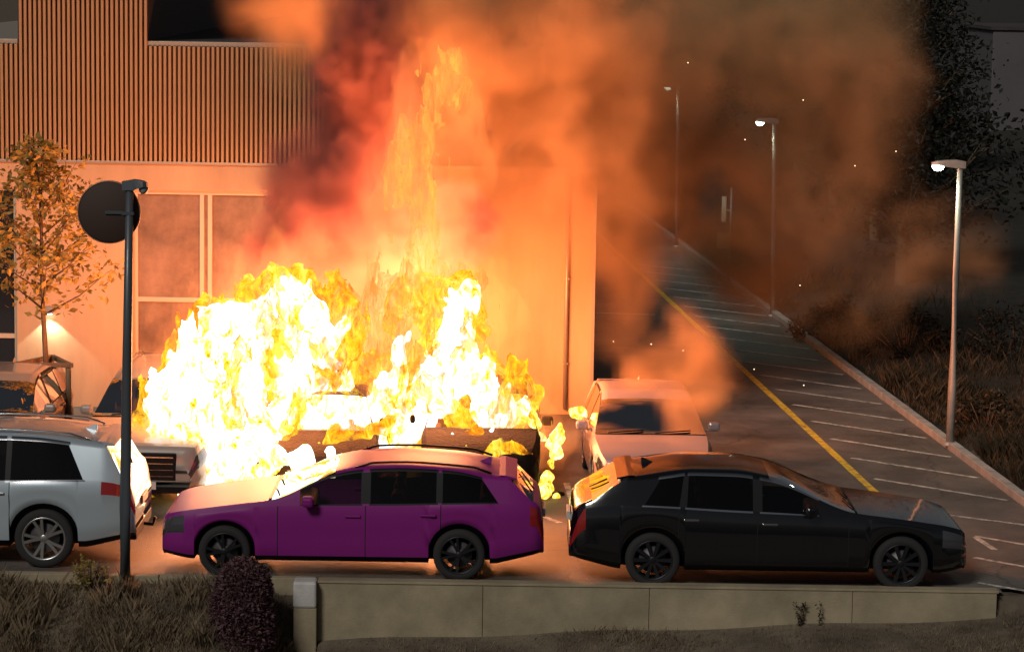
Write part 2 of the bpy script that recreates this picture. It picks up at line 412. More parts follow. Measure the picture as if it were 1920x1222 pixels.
MB().box(xb + 0.01, XU - 0.1, 0.2, 38.9, ZP + 0.021, ZP + 0.024).build('roof', ROOFM, bl)
sl_lo = MB().box(-0.024, 0.024, -0.03, 0.06, 0, ZP - 0.065 - ZC - 0.02, 0.006).mesh('slat', SLAT)
sl_hi = MB().box(-0.024, 0.024, -0.03, 0.06, 0, ZT - ZC, 0.006).mesh('slat', SLAT)
x = bx_(-40) ; pitch = 0.0835
while x < XU - 0.02:
    o = link('slat', sl_hi if xa <= x <= xb else sl_lo, cl, (x, random.uniform(-.003, .003), ZC + 0.021)); x += pitch
# large window: frame members and panes
wf = MB()
def win(x0, x1, z0, z1, vs, hs, name='window', fr=0.07, pm=PANE):
    wobj = MB()
    wobj.box(x0, x1, 0.05, 0.14, z1 - fr, z1); wobj.box(x0, x1, 0.05, 0.14, z0, z0 + fr)
    wobj.box(x0, x0 + fr, 0.051, 0.139, z0 + fr, z1 - fr); wobj.box(x1 - fr, x1, 0.051, 0.139, z0 + fr, z1 - fr)
    for v, wd in vs: wobj.box(v - wd / 2, v + wd / 2, 0.045, 0.138, z0 + fr, z1 - fr)
    ex = [x0 + fr] + [t for v, wd in vs for t in (v - wd / 2, v + wd / 2)] + [x1 - fr]
    for h in hs:
        for a, b in zip(ex[::2], ex[1::2]): wobj.box(a, b, 0.052, 0.137, h - 0.04, h + 0.04)
    w = wobj.build(name, FRAME, bl)
    ez = [z0 + fr] + [t for h in hs for t in (h - 0.04, h + 0.04)] + [z1 - fr]
    for a, b in zip(ex[::2], ex[1::2]):
        for c, d in zip(ez[::2], ez[1::2]):
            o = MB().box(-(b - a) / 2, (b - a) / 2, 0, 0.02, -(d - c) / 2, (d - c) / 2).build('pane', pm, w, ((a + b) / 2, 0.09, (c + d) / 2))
            o.rotation_euler = (random.uniform(-.004, .004), 0, random.uniform(-.006, .006))
    return w
mx1, mx2 = bx_(378, 450), bx_(393, 450)
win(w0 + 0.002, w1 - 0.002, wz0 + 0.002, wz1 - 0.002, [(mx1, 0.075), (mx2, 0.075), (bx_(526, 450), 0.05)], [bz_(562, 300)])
win(wl0 + 0.002, wl1 - 0.002, 0.102, wlz1 - 0.002, [(wl0 + 1.2, 0.08)], [bz_(630, 10)], pm=DARKWIN, fr=0.05)
dp = MB().tube([(bx_(1063, 500), -0.075, 0.1), (bx_(1063, 500), -0.075, ZC - 0.05)], 0.035, 10)
for z in (0.9, 2.4, 3.9): dp.box(bx_(1063, 500) - 0.05, bx_(1063, 500) + 0.05, -0.10, 0.0, z, z + 0.03)
dp.build('downpipe', FLASH, bl)
MB().box(XR - 0.05, XR + 0.006, -0.006, 0.05, 0.0, ZC - 0.032).build('corner_bead', FLASH, bl)

# wall lamp with its own light
wlp = at(92, 590, FY - 0.12)
wlamp = tag(empty('wall_lamp', tuple(wlp)), 'small lit wall lamp shining down the facade behind the young tree', 'lamp')
MB().box(-0.06, 0.06, -0.05, 0.11, 0.02, 0.14, 0.012).build('housing', GALV, wlamp)
MB().box(-0.045, 0.045, -0.04, 0.05, 0.008, 0.019).build('lens', emit('lamp_lens', (0.85, 1.0, 0.85), 18), wlamp)
sp = bpy.data.lights.new('lamp_beam', 'SPOT'); sp.energy = 55; sp.color = (0.85, 1.0, 0.82); sp.spot_size = math.radians(96); sp.spot_blend = 0.12; sp.shadow_soft_size = 0.03
so = bpy.data.objects.new('lamp_beam', sp); COL.objects.link(so); so.parent = wlamp; so.location = (0, 0.0, 0.0)

# ------------------------------------------------------------------ street lamps
def street_lamp(base, h, tilt, label, head_x, lit=True, r=0.055):
    t = tag(empty('street_lamp', base), label, 'street lamp')
    p = MB(); p.tube([(0, 0, -0.1), (0, 0, 1.0), (tilt * 0.5, 0, h * 0.6), (tilt, 0, h)], [r * 1.25, r * 1.2, r, r * 0.8], 12)
    p.build('pole', GALV if lit else DARKSTEEL, t)
    MB().lathe([(r * 1.9, -0.02), (r * 1.9, 0.02), (r * 1.3, 0.04)], 12).build('base_collar', GALV if lit else DARKSTEEL, t)
    s = -1 if head_x < 0 else 1; L = abs(head_x)
    hd_ = MB()
    sec = [(-0.09, 0.10, 0.05, 0.05), (0.05, 0.14, 0.075, 0.05), (L * 0.45, 0.17, 0.07, 0.03), (L * 0.8, 0.18, 0.055, 0.005), (L, 0.13, 0.03, 0.005)]
    vs = []
    for (xx, w, zu, zd) in sec:
        vs += [(tilt + s * xx, -w / 2, h + 0.02 - zd), (tilt + s * xx, w / 2, h + 0.02 - zd), (tilt + s * xx, w / 2 * 0.8, h + 0.03 + zu), (tilt + s * xx, -w / 2 * 0.8, h + 0.03 + zu)]
    fs = [(4 * i + k, 4 * i + (k + 1) % 4, 4 * i + 4 + (k + 1) % 4, 4 * i + 4 + k) for i in range(4) for k in range(4)] + [(3, 2, 1, 0), (16, 17, 18, 19)]
    hd_.add(vs, fs); ho = hd_.build('lamp_head', GALV if lit else DARKSTEEL, t)
    lens = MB(); cxl = tilt + s * L * 0.78; rl = 0.095 if lit else 0.06
    lens.lathe([(0.001, h + 0.012), (rl, h + 0.012), (rl, h - 0.02), (rl * .85, h - 0.05), (rl * .5, h - 0.075), (0.001, h - 0.08)], 18, 'z', (cxl, 0, 0))
    lens.build('lens', emit('street_lens', (0.80, 1.0, 0.74), 40) if lit else mat('lamp_lens_off', (0.3, 0.32, 0.33), 0.3), ho)
    if lit:
        l = bpy.data.lights.new('street_light', 'SPOT'); l.energy = 75; l.color = (0.93, 1.0, 0.72); l.shadow_soft_size = 0.06
        l.spot_size = math.radians(150); l.spot_blend = 0.5
        lo = bpy.data.objects.new('street_light', l); COL.objects.link(lo); lo.parent = t; lo.location = (tilt + s * L * 0.78, 0, h - 0.10)
    return t
b1 = ground(1781, 832, 0.08)
street_lamp(b1, (at(1800, 312, b1.y).z - 0.08), at(1800, 312, b1.y).x - b1.x, 'nearest lit street lamp on the verge, its pole edged orange by the fire', -0.46)
b2 = ground(1448, 592); t2 = at(1452, 230, b2.y)
street_lamp(b2, t2.z, t2.x - b2.x, 'second lit street lamp along the kerb, half veiled by brown smoke', -0.42)
b3 = ground(1268, 462); t3 = at(1272, 165, b3.y)
street_lamp(b3, t3.z, t3.x - b3.x, 'farthest lit street lamp, its foot lost in orange smoke', -0.40)
b0 = ground(235, 1084, 0.0)
l0 = street_lamp((b0.x, b0.y, -0.1), at(243, 352, b0.y).z + 0.1, at(243, 352, b0.y).x - b0.x, 'unlit dark lamp post between the silver car and the purple-tinted estate', 0.22, lit=False, r=0.06)
# round sign plate clamped to that post, seen from its dark side
sc_ = at(204, 398, b0.y + 0.09)
sg = tag(empty('round_sign', (sc_.x, b0.y + 0.10, sc_.z)), 'large dark round plate fixed to the unlit lamp post', 'sign')
MB().lathe([(0.001, 0.0), (0.37, 0.0), (0.385, 0.012), (0.385, 0.03), (0.001, 0.03)], 48, 'y').build('plate', SIGNBACK, sg)
MB().lathe([(0.386, -0.004), (0.398, -0.004), (0.398, 0.034), (0.386, 0.034)], 48, 'y').build('rim', mat('sign_rim', (0.35, 0.2, 0.12), 0.5), sg)
lx = at(240, 398, b0.y).x - sc_.x
MB().box(lx - 0.30, lx + 0.075, -0.026, -0.006, -0.02, 0.02).box(lx - 0.075, lx + 0.075, -0.15, -0.027, -0.02, 0.02).build('bracket', DARKSTEEL, sg)

# small sign on a pole up the road
bs = ground(1367, 532)
ss = tag(empty('road_sign', tuple(bs)), 'thin road sign pole with small square plates beside the smoky road', 'sign')
hh = at(1367, 352, bs.y).z
MB().tube([(0, 0, -0.1), (0, 0, hh)], 0.028, 8).build('pole', GALV, ss)
sc2 = FPX / bs.y
MB().box(-0.34, 0.02, -0.05, -0.03, at(1358, 466, bs.y).z, at(1358, 436, bs.y).z, 0.008).build('plate', mat('sign_plate', (0.30, 0.22, 0.10), 0.5), ss)
MB().box(-0.24, -0.12, -0.05, -0.03, at(1353, 416, bs.y).z, at(1353, 368, bs.y).z, 0.008).box(-0.14, 0.0, -0.03, -0.015, at(1353, 395, bs.y).z, at(1353, 393, bs.y).z).build('plate', mat('reflective_strip', (0.7, 0.62, 0.42), 0.35), ss)

# dim building far up the road
fb_y = 112.0
fx0, fx1 = at(1857, 200, fb_y).x, at(2080, 200, fb_y).x
fz0, fz1 = at(1890, 330, fb_y).z, at(1890, 57, fb_y).z
fbm = mat('far_wall', (0.10, 0.09, 0.095), 0.9, var=0.15, vscale=0.3)
fb = tag(empty('far_building', ((fx0 + fx1) / 2, fb_y, fz0)), 'plain dark building standing far off beyond the nearest street lamp', 'building')
hwid = (fx1 - fx0) / 2
MB().box(-hwid, hwid, 0, 9, -1.5, fz1 - fz0, 0.05).build('wall', fbm, fb)
for px_ in (1880, 1902, 1930):
    xx = at(px_, 270, fb_y).x - (fx0 + fx1) / 2
    w_ = MB().box(xx - 0.2, xx + 0.2, -0.04, 0.04, 0.3, 1.6).build('window', mat('far_window', (0.02, 0.02, 0.025), 0.2), fb)
MB().box(-hwid - 0.1, hwid + 0.1, -0.1, 9.1, fz1 - fz0 + 0.001, fz1 - fz0 + 0.14).build('roof', ROOFM, fb)
# ------------------------------------------------------------------ cars
def pchip(pts):
    X = [p[0] for p in pts]; Y = [p[1] for p in pts]; n = len(X)
    h = [X[i + 1] - X[i] for i in range(n - 1)]; s = [(Y[i + 1] - Y[i]) / h[i] for i in range(n - 1)]
    d = [s[0]] + [0.0 if s[i - 1] * s[i] <= 0 else (3 * (h[i - 1] + h[i])) / ((2 * h[i] + h[i - 1]) / s[i - 1] + (h[i] + 2 * h[i - 1]) / s[i]) for i in range(1, n - 1)] + [s[-1]]
    def f(x):
        if x <= X[0]: return Y[0]
        if x >= X[-1]: return Y[-1]
        i = 0
        while x > X[i + 1]: i += 1
        t = (x - X[i]) / h[i]
        return (2 * t ** 3 - 3 * t * t + 1) * Y[i] + (t ** 3 - 2 * t * t + t) * h[i] * d[i] + (-2 * t ** 3 + 3 * t * t) * Y[i + 1] + (t ** 3 - t * t) * h[i] * d[i + 1]
    return f
BLACKTRIM = mat('black_trim', (0.005, 0.005, 0.006), 0.5, spec=0.2)
SEAM = mat('panel_gap', (0.004, 0.004, 0.004), 0.9)
TYRE = mat('tyre_rubber', (0.018, 0.017, 0.017), 0.85, bump=0.2, bscale=60)
ALLOY = mat('alloy_rim', (0.48, 0.48, 0.47), 0.3, metal=0.9)
ALLOY_D = mat('dark_alloy_rim', (0.025, 0.024, 0.027), 0.4, metal=0.6)
CHROME = mat('chrome_strip', (0.55, 0.56, 0.58), 0.16, metal=1.0)
GL_TINT = glass('privacy_glass', (0.10, 0.09, 0.10))
GL_CLEAR = glass('car_glass', (0.42, 0.42, 0.42))
SEATM = mat('seat_fabric', (0.02, 0.02, 0.021), 0.85)
HEADL = mat('headlight_lens', (0.07, 0.07, 0.08), 0.08, metal=0.3, coat=1.0)
TAILL = mat('tail_light_lens', (0.28, 0.012, 0.012), 0.12, coat=1.0)
PLATE = mat('number_plate_blank', (0.55, 0.54, 0.50), 0.5)
def paint(name, c, metal=0.35, rough=0.32, coat=1.0, spec=0.5):
    return mat(name, c, rough, metal=metal, coat=coat, spec=spec, bump=0.012, bscale=3.0)

def make_wheel(parent, pos, side, r, w, rim, nsp, double):
    o = MB()
    o.lathe([(0.001, side * 0.5 * w - side * .035), (r * .20, side * .5 * w - side * .04), (r * .22, side * .1 * w), (r * .5, side * .1 * w), (r * .5, 0), (0.001, 0)], 24, 'y')
    wh = o.build('wheel', mat_cache('brake_disc', (0.16, 0.15, 0.15), 0.5, 0.7), parent, pos)
    t = MB(); hw = w / 2
    t.lathe([(r * .70, -hw * .9), (r * .74, -hw), (r * .93, -hw), (r * .99, -hw * .8), (r, -hw * .5), (r, 0), (r, hw * .5), (r * .99, hw * .8), (r * .93, hw), (r * .74, hw), (r * .70, hw * .9), (r * .70, -hw * .9)], 40, 'y')
    t.build('tyre', TYRE, wh)
    m = MB(); ys = side
    m.lathe([(r * .735, ys * hw * 1.0), (r * .72, ys * hw * 1.03), (r * .67, ys * hw * .95), (r * .66, ys * hw * .2), (r * .66, -ys * hw * .8)], 40, 'y')
    m.lathe([(0.001, ys * hw * .88), (r * .11, ys * hw * .88), (r * .15, ys * hw * .8), (r * .15, ys * hw * .3)], 20, 'y')
    for i in range(nsp):
        for dk in ((-1, 1) if double else (0,)):
            a0 = 2 * math.pi * i / nsp + dk * 0.10; a1 = 2 * math.pi * i / nsp + dk * (0.21 if double else 0)
            w0, w1 = r * .045, r * (.05 if double else .075)
            vs = []
            for rr, aa, ww, yo in ((r * .10, a0, w0, .84), (r * .40, (a0 + a1) / 2, (w0 + w1) / 2, .90), (r * .69, a1, w1, .97)):
                c, s_ = math.cos(aa), math.sin(aa)
                for k, yy in ((-1, yo), (1, yo), (1, yo - .28), (-1, yo - .28)):
                    vs.append((rr * c - k * ww * s_, ys * hw * yy, rr * s_ + k * ww * c))
            m.add(vs, [(4 * j + k, 4 * j + (k + 1) % 4, 4 * j + 4 + (k + 1) % 4, 4 * j + 4 + k) for j in range(2) for k in range(4)])
    m.build('rim', rim, wh)
    return wh
_mc = {}
def mat_cache(n, c, ro, me):
    if n not in _mc: _mc[n] = mat(n, c, ro, metal=me)
    return _mc[n]

def make_car(name, label, cat, loc, rz, S, PM, group=None, rimm=None, burnt=False, lit_tail=False):
    L, W, r = S['L'], S['W'], S['r']; hw = W / 2
    top = pchip(S['top']); belt = pchip(S['belt'])
    wf, wr = S['wheels']; cowl, header, rend, rglass = S['cowl'], S['header'], S['rend'], S['rglass']
    zs = S.get('sill', 0.24)
    plan = pchip([(0, .74), (.03, .81), (.10, .875), (.3, .945), (.8, .99), (1.4, 1), (L - 1.2, 1), (L - .5, .978), (L - .15, .935), (L - .04, .87), (L, .80)])
    R = r + 0.055
    us = set(np.linspace(0, L, 58).round(4)); us |= {0.015, 0.03, 0.06, 0.10, 0.16, L - .02, L - .05, L - .1}
    for d in S['doors']: us |= {d - .006, d + .006}
    for a, b in S['windows']: us |= {a, b}
    us |= {cowl, header, rend, rglass, S['hl'], L - S['tl']}
    for wu in (wf, wr):
        for k in range(-8, 9): us.add(wu + R * math.sin(k * math.pi / 16) * (1.0 if abs(k) < 8 else 1.0))
        us |= {wu - R - .004, wu + R + .004}
    us = sorted(u for u in us if 0 <= u <= L)
    u2 = [us[0]]
    for u in us[1:]:
        if u - u2[-1] > 0.0035: u2.append(u)
    us = u2; N = len(us)
    def section(u):
        w = hw * plan(u); zt = top(u); zb = min(belt(u), zt - 0.025); g_ = zt - zb
        endr = max(0, 1 - u / .35) * .06 + max(0, 1 - (L - u) / .6) * .14
        zu2 = zs + endr
        for wu in (wf, wr):
            if abs(u - wu) <= R + 1e-4: zu2 = max(zu2, r + math.sqrt(max(0, R * R - (u - wu) ** 2)))
        zl = lambda t: zu2 + (zb - zu2) * t
        zu = zs + endr * .8
        yb = .955 * w; tum = S.get('tumble', .40)
        yr = yb - g_ * tum * .92
        return [(0, zu), (.70 * w, zu), (.925 * w, zu2), (.975 * w, zl(.10)), (1.0 * w, zl(.36)), (.978 * w, zl(.60)), (1.0 * w, zl(.80)), (yb, zb),
                (yb - g_ * tum * .04, zb + g_ * .045), (yb - g_ * tum * .42, zb + g_ * .45), (yb - g_ * tum * .82, zb + g_ * .84), (yr, zb + g_ * .92), (yr * .84, zb + g_ * .972), (yr * .45, zb + g_ * .994), (0, zt)]
    secs = [section(u) for u in us]; K = len(secs[0])
    parts = {}
    def put(key, mi, quad):
        parts.setdefault(key, []).append((mi, quad))
    def classify(um, k, s):
        gl = [i for i, (a, b) in enumerate(S['windows']) if a < um < b]
        if k in (8, 9) and gl: return ('side_window', s, gl[0]), 0
        if k in (7, 10) and any(a - .02 < um < b + .02 for a, b in S['windows']): return ('body', 0, 0), 2
        if k in (8, 9) and S['windows'][0][0] < um < S['windows'][-1][1]: return ('body', 0, 0), 1
        if k >= 11 and cowl < um < header: return ('windscreen', 0, 0), 0
        if k >= 11 and rend < um < rglass: return ('rear_window', 0, 0), 0
        if k >= 11 and .12 < um < cowl - .05: return ('bonnet', 0, 0), 0
        if k >= 11 and cowl - .05 <= um <= cowl: return ('body', 0, 0), 1
        if k in (5, 6) and um < S['hl']: return ('headlight', s, 0), 0
        if k in S.get('tlk', (5, 6)) and um > L - S['tl']: return ('tail_light', s, 0), 0
        if k in (0, 1): return ('body', 0, 0), 1
        if k == 2: return ('body', 0, 0), (1 if S.get('cladsill', True) else 0)
        if 3 <= k <= 6:
            if any(abs(um - d) < .0061 for d in S['doors']): return ('body', 0, 0), 3
            for i, (a, b) in enumerate(zip(S['doors'], S['doors'][1:])):
                if a < um < b: return ('door', s, i), 0
        return ('body', 0, 0), 0
    fk = {8: .05, 9: .45, 10: .84, 11: .85, 12: .5, 13: .3, 14: .2}
    uc = S['windows'][-1][1]
    def shear(u, k):
        if k < 8: return 0.0
        a = min(1, max(0, (u - uc + .7) / .7)); b = min(1, max(0, (u - uc) / max(.05, rend - uc)))
        return S.get('shear', .26) * fk[k] * a * a * (3 - 2 * a) * (1 - b * b)
    P = lambda i, k, s: (L / 2 - us[i] + shear(us[i], k), s * secs[i][k][0], secs[i][k][1])
    for i in range(N - 1):
        um = (us[i] + us[i + 1]) / 2
        for k in range(K - 1):
            for s in (1, -1):
                key, mi = classify(um, k, s)
                q = [P(i, k, s), P(i + 1, k, s), P(i + 1, k + 1, s), P(i, k + 1, s)]
                put(key, mi, q if s < 0 else q[::-1])
    for i, sg in ((0, 1), (N - 1, -1)):
        for k in range(K - 1):
            q = [P(i, k, 1), P(i, k + 1, 1), P(i, k + 1, -1), P(i, k, -1)]
            put(('body', 0, 0), 1 if k < 3 else 0, q if sg > 0 else q[::-1])
    car = tag(empty(name, loc, rz), label, cat, group)
    objs = {}
    gt = S.get('tint', GL_TINT)
    for key, fl in sorted(parts.items(), key=lambda t: str(t[0])):
        if burnt and key[0] in ('side_window', 'windscreen', 'rear_window'): continue
        idx = {}; vs = []; fs = []; mis = []
        for mi, q in fl:
            f = []
            for p in q:
                kk = tuple(round(c, 5) for c in p)
                if kk not in idx: idx[kk] = len(vs); vs.append(p)
                if idx[kk] not in f: f.append(idx[kk])
            if len(f) >= 3: fs.append(tuple(f)); mis.append(mi)
        me = bpy.data.meshes.new(key[0]); me.from_pydata(vs, [], fs)
        mm = {'side_window': [GL_CLEAR if key[2] == 0 else gt], 'windscreen': [GL_CLEAR], 'rear_window': [gt], 'headlight': [HEADL], 'tail_light': [TAILL]}.get(key[0], [PM, BLACKTRIM, CHROME if S.get('chrome') else BLACKTRIM, SEAM])
        if burnt and key[0] in ('headlight', 'tail_light'): mm = [PM]
        for m_ in mm: me.materials.append(m_)
        me.polygons.foreach_set('material_index', [min(a, len(mm) - 1) for a in mis])
        me.polygons.foreach_set('use_smooth', [True] * len(fs)); me.update()
        objs[key] = link(key[0], me, car)
    # wheels
    for wu in (wf, wr):
        for s in (1, -1):
            make_wheel(car, (L / 2 - wu, s * (hw * .975 - .11), r), s, r, .215, rimm or ALLOY, S.get('nsp', 5), S.get('dbl', True))
    # handles, mirrors
    for i in range(len(S['doors']) - 1):
        ue = S['doors'][i + 1] - .16
        for s in (1, -1):
            d = objs.get(('door', s, i))
            if d is None: continue
            zz = belt(ue) - .13; yy = hw * plan(ue) * .99
            MB().box(L / 2 - ue - .10, L / 2 - ue + .10, s * yy - .012, s * yy + .030, zz - .016, zz + .016, .010).build('handle', CHROME if S.get('chrome') else PM, d)
    um_ = S['windows'][0][0] + .12
    for s in (1, -1):
        zz = belt(um_) + .075; yy = hw * .955
        mb = MB(); mb.box(L / 2 - um_ - .07, L / 2 - um_ + .08, min(s * (yy + .05), s * (yy + .23)), max(s * (yy + .05), s * (yy + .23)), zz - .06, zz + .075, .04)
        mb.box(L / 2 - um_ - .03, L / 2 - um_ + .03, min(s * (yy - .05), s * (yy + .07)), max(s * (yy - .05), s * (yy + .07)), zz - .07, zz - .04, .008)
        mb.build('wing_mirror', PM if S.get('bodymirror', True) else BLACKTRIM, car)
    # nose
    zg = S.get('grille', (.40, .62)); gw = S.get('gw', .46)
    gr = MB().box(L / 2 - .03, L / 2 + .008, -gw, gw, zg[0], zg[1], .012).build('grille', BLACKTRIM, car)
    for k in range(4):
        zz = zg[0] + (zg[1] - zg[0]) * (k + .7) / 4.4
        MB().box(L / 2 + .0085, L / 2 + .016, -gw * .93, gw * .93, zz - .008, zz + .008).build('bar', CHROME if not burnt else PM, gr)
    if not burnt:
        MB().box(L / 2 + .0, L / 2 + .02, -.24, .24, zg[0] - .13, zg[0] - .02, .004).build('number_plate', PLATE, car)
        MB().box(-L / 2 - .025, -L / 2 + .02, -.24, .24, .72, .83, .004).build('number_plate', PLATE, car)
    MB().box(L / 2 - .09, L / 2 - .012, -hw * .72, hw * .72, .26, .345, .012).build('air_intake', BLACKTRIM, car)
    MB().box(-L / 2 - .004, -L / 2 + .16, -hw * .74, hw * .74, .34, .50, .02).build('rear_bumper_insert', BLACKTRIM, car)
    # cabin
    if not burnt and S.get('cabin', True):
        hb = belt(cowl + .9)
        for s in (1, -1):
            sx = L / 2 - (header + .25)
            MB().box(sx - .5, sx + .05, s * .36 - .24, s * .36 + .24, .40, .58, .05).box(sx - .62, sx - .46, s * .36 - .23, s * .36 + .23, .56, hb + .10, .05).box(sx - .62, sx - .53, s * .36 - .12, s * .36 + .12, hb + .13, hb + .32, .04).build('seat', SEATM, car)
        sx = L / 2 - (header + 1.35)
        MB().box(sx - .66, sx - .5, -.62, .62, .50, hb + .08, .05).box(sx - .62, sx - .54, -.45, -.2, hb + .09, hb + .22, .03).box(sx - .62, sx - .54, .2, .45, hb + .09, hb + .22, .03).build('rear_bench', SEATM, car)
        MB().box(L / 2 - cowl - .5, L / 2 - cowl - .12, -hw * .78, hw * .78, belt(cowl) - .28, belt(cowl) - .05, .05).build('dashboard', SEATM, car)
    # spoiler / rails / fin
    zt = top(rend)
    if not burnt:
        yr = section(rend)[11][0]
        sp_ = MB(); X_ = lambda u: L / 2 - u; wv = yr * .92
        prof = [(rend - .10, top(rend - .10) - .012), (rend - .02, top(rend - .02) + .008), (rend + .13, top(rend) - .022), (rend + .13, top(rend) - .042), (rend + .03, top(rend + .03) - .02)]
        sp_.add([(X_(u), -wv, z) for u, z in prof] + [(X_(u), wv, z) for u, z in prof], [(0, 1, 2, 3, 4), (9, 8, 7, 6, 5)] + [(k, k + 5, (k + 1) % 5 + 5, (k + 1) % 5) for k in range(5)])
        sp_.build('roof_spoiler', PM, car)
        xf = L / 2 - rend + .30; zf = top(rend - .30)
        MB().add([(xf + .09, -.002, zf - .01), (xf + .09, .002, zf - .01), (xf - .09, .022, zf - .02), (xf - .09, -.022, zf - .02), (xf - .07, 0, zf + .06), (xf - .095, 0, zf + .055)], [(0, 3, 2, 1), (0, 4, 3), (1, 2, 4), (3, 4, 5), (2, 5, 4), (2, 3, 5)]).build('antenna', PM, car)
        MB().tube([(L / 2 - rglass - .01, 0.0, top(rglass) + .02), (L / 2 - (rend * .45 + rglass * .55), -.30, top(rend * .45 + rglass * .55) + .03)], .011, 6).build('rear_wiper', BLACKTRIM, car)
        for s in (-1, 1):
            MB().tube([(L / 2 - cowl + .01, s * .35 - .28, top(cowl) + .012), (L / 2 - cowl - .07, s * .35 + .25, top(cowl + .07) + .018)], .010, 5).build('wiper', BLACKTRIM, car)
    if S.get('rails'):
        for s in (1, -1):
            pts = []
            for k in range(9):
                u = header + .25 + (rend - header - .45) * k / 8; sec = section(u)
                pts.append((L / 2 - u, s * sec[12][0] * 1.04, sec[12][1] + (.035 if 0 < k < 8 else -.01)))
            MB().tube(pts, .016, 6).build('roof_rail', CHROME if S.get('chrome') else BLACKTRIM, car)
    return car, objs

ESTATE = dict(L=4.90, W=1.87, r=.335, wheels=(.82, 3.82), cowl=1.42, header=2.22, rend=4.42, rglass=4.76, hl=.30, tl=.18, sill=.23,
    top=[(0, .60), (.03, .75), (.10, .80), (.5, .885), (1.0, .96), (1.42, 1.02), (2.22, 1.37), (2.6, 1.44), (3.1, 1.465), (3.8, 1.43), (4.42, 1.33), (4.76, 1.02), (4.86, .93), (4.90, .60)],
    belt=[(0, .56), (.06, .72), (.5, .82), (1.42, .935), (3, .97), (4.5, 1.01), (4.8, .95), (4.9, .55)],
    doors=[1.50, 2.62, 3.58], windows=[(1.78, 2.56), (2.68, 3.52), (3.60, 4.32)], chrome=False, rails=True, nsp=5, dbl=True)
LIFT = dict(L=5.08, W=1.90, r=.35, wheels=(.86, 4.02), cowl=1.46, header=2.55, rend=4.36, rglass=4.80, hl=.34, tl=.20, sill=.23,
    top=[(0, .56), (.03, .72), (.12, .79), (.6, .89), (1.1, .955), (1.46, 1.0), (2.55, 1.43), (3.0, 1.495), (3.5, 1.50), (4.0, 1.46), (4.36, 1.39), (4.80, 1.10), (4.95, 1.02), (5.04, .93), (5.08, .58)],
    belt=[(0, .52), (.06, .69), (.6, .82), (1.46, .93), (3, .985), (4.4, 1.04), (4.9, .99), (5.08, .54)],
    doors=[1.54, 2.70, 3.70], windows=[(1.92, 2.64), (2.76, 3.60), (3.70, 4.15)], chrome=True, nsp=10, dbl=False)
SUV = dict(L=5.06, W=1.97, r=.385, wheels=(.93, 3.90), cowl=1.36, header=2.15, rend=4.66, rglass=4.90, hl=.40, tl=.42, sill=.28, tlk=(6,),
    top=[(0, .60), (.04, .86), (.16, .96), (1.0, 1.09), (1.36, 1.15), (2.15, 1.60), (2.6, 1.70), (3.3, 1.735), (4.1, 1.70), (4.66, 1.61), (4.90, 1.20), (4.99, 1.10), (5.06, .78)],
    belt=[(0, .55), (.06, .80), (.5, .95), (1.36, 1.06), (3, 1.10), (4.6, 1.14), (4.95, 1.07), (5.06, .74)],
    doors=[1.45, 2.55, 3.46], windows=[(1.70, 2.48), (2.60, 3.40), (3.47, 4.42)], chrome=True, rails=True, nsp=5, dbl=True, grille=(.45, .85), gw=.52)
COMPACT = dict(L=4.25, W=1.79, r=.315, wheels=(.80, 3.40), cowl=1.05, header=1.86, rend=3.72, rglass=4.02, hl=.40, tl=.25, sill=.22,
    top=[(0, .50), (.04, .68), (.15, .77), (.6, .89), (1.05, .97), (1.86, 1.37), (2.3, 1.455), (2.9, 1.46), (3.72, 1.37), (4.02, 1.0), (4.15, .90), (4.25, .6)],
    belt=[(0, .46), (.06, .64), (.5, .80), (1.05, .90), (2.5, .94), (3.8, .98), (4.1, .88), (4.25, .55)],
    doors=[1.15, 2.30, 3.15], windows=[(1.45, 2.24), (2.36, 3.08), (3.16, 3.60)], nsp=5, dbl=False, tint=GL_TINT)
P_FLARE = paint('flare_tint_paint', (0.20, 0.016, 0.165), metal=0.0, rough=0.42, coat=0.0, spec=0.16)  # purple lens-flare veil over the estate put into its body colour
P_BLACK = paint('black_paint', (0.004, 0.004, 0.006), metal=0.0, rough=0.14)
P_SILVER = paint('silver_paint', (0.44, 0.51, 0.56), metal=0.35, rough=0.34)
P_WHITE = paint('white_paint', (0.32, 0.27, 0.23), metal=0.0, rough=0.3)
P_PALE = paint('pale_grey_paint', (0.40, 0.31, 0.31), metal=0.1, rough=0.34)
CHAR = mat('charred_metal', (0.009, 0.006, 0.005), 0.95, var=0.7, vscale=6, bump=0.7, bscale=18, spec=0.15)

def side_place(px_centre, py_near, W):
    p = ground(px_centre, py_near); return (p.x, p.y + W / 2, 0)
make_car('estate_car', 'estate car tinted purple by lens flare, parked in front of the fire, bonnet towards the silver car', 'car', side_place(659, 1087, 1.87), math.pi, ESTATE, P_FLARE, rimm=ALLOY_D)
make_car('liftback_car', 'black liftback car above the retaining wall, nose towards the road', 'car', side_place(1441, 1105, 1.90), 0.0, LIFT, P_BLACK, rimm=ALLOY_D)
sl = side_place(0, 1066, 1.97)
rear = ground(250, 1068)
sv, svo = make_car('silver_suv', 'silver sport utility car parked beside the unlit lamp post, only its rear half in view', 'car', (rear.x - SUV['L'] / 2, sl[1] + .05, 0), math.pi, SUV, P_SILVER)
MB().tube([(-SUV['L'] / 2 + .1, 0, .42), (-SUV['L'] / 2 - .12, 0, .40), (-SUV['L'] / 2 - .15, 0, .50)], .022, 8).build('tow_hitch', BLACKTRIM, sv)
NY = 38.2
def nose_place(px, L, dy=0.0):
    p = at(px, 850, NY + dy); return (p.x, NY + dy + L / 2, 0)
FD = -math.pi / 2
make_car('compact_car', 'pale compact car facing the camera right of the burning cars, smoke over its roof', 'car', nose_place(1222, 4.25, -0.2), FD + 0.03, COMPACT, P_PALE)
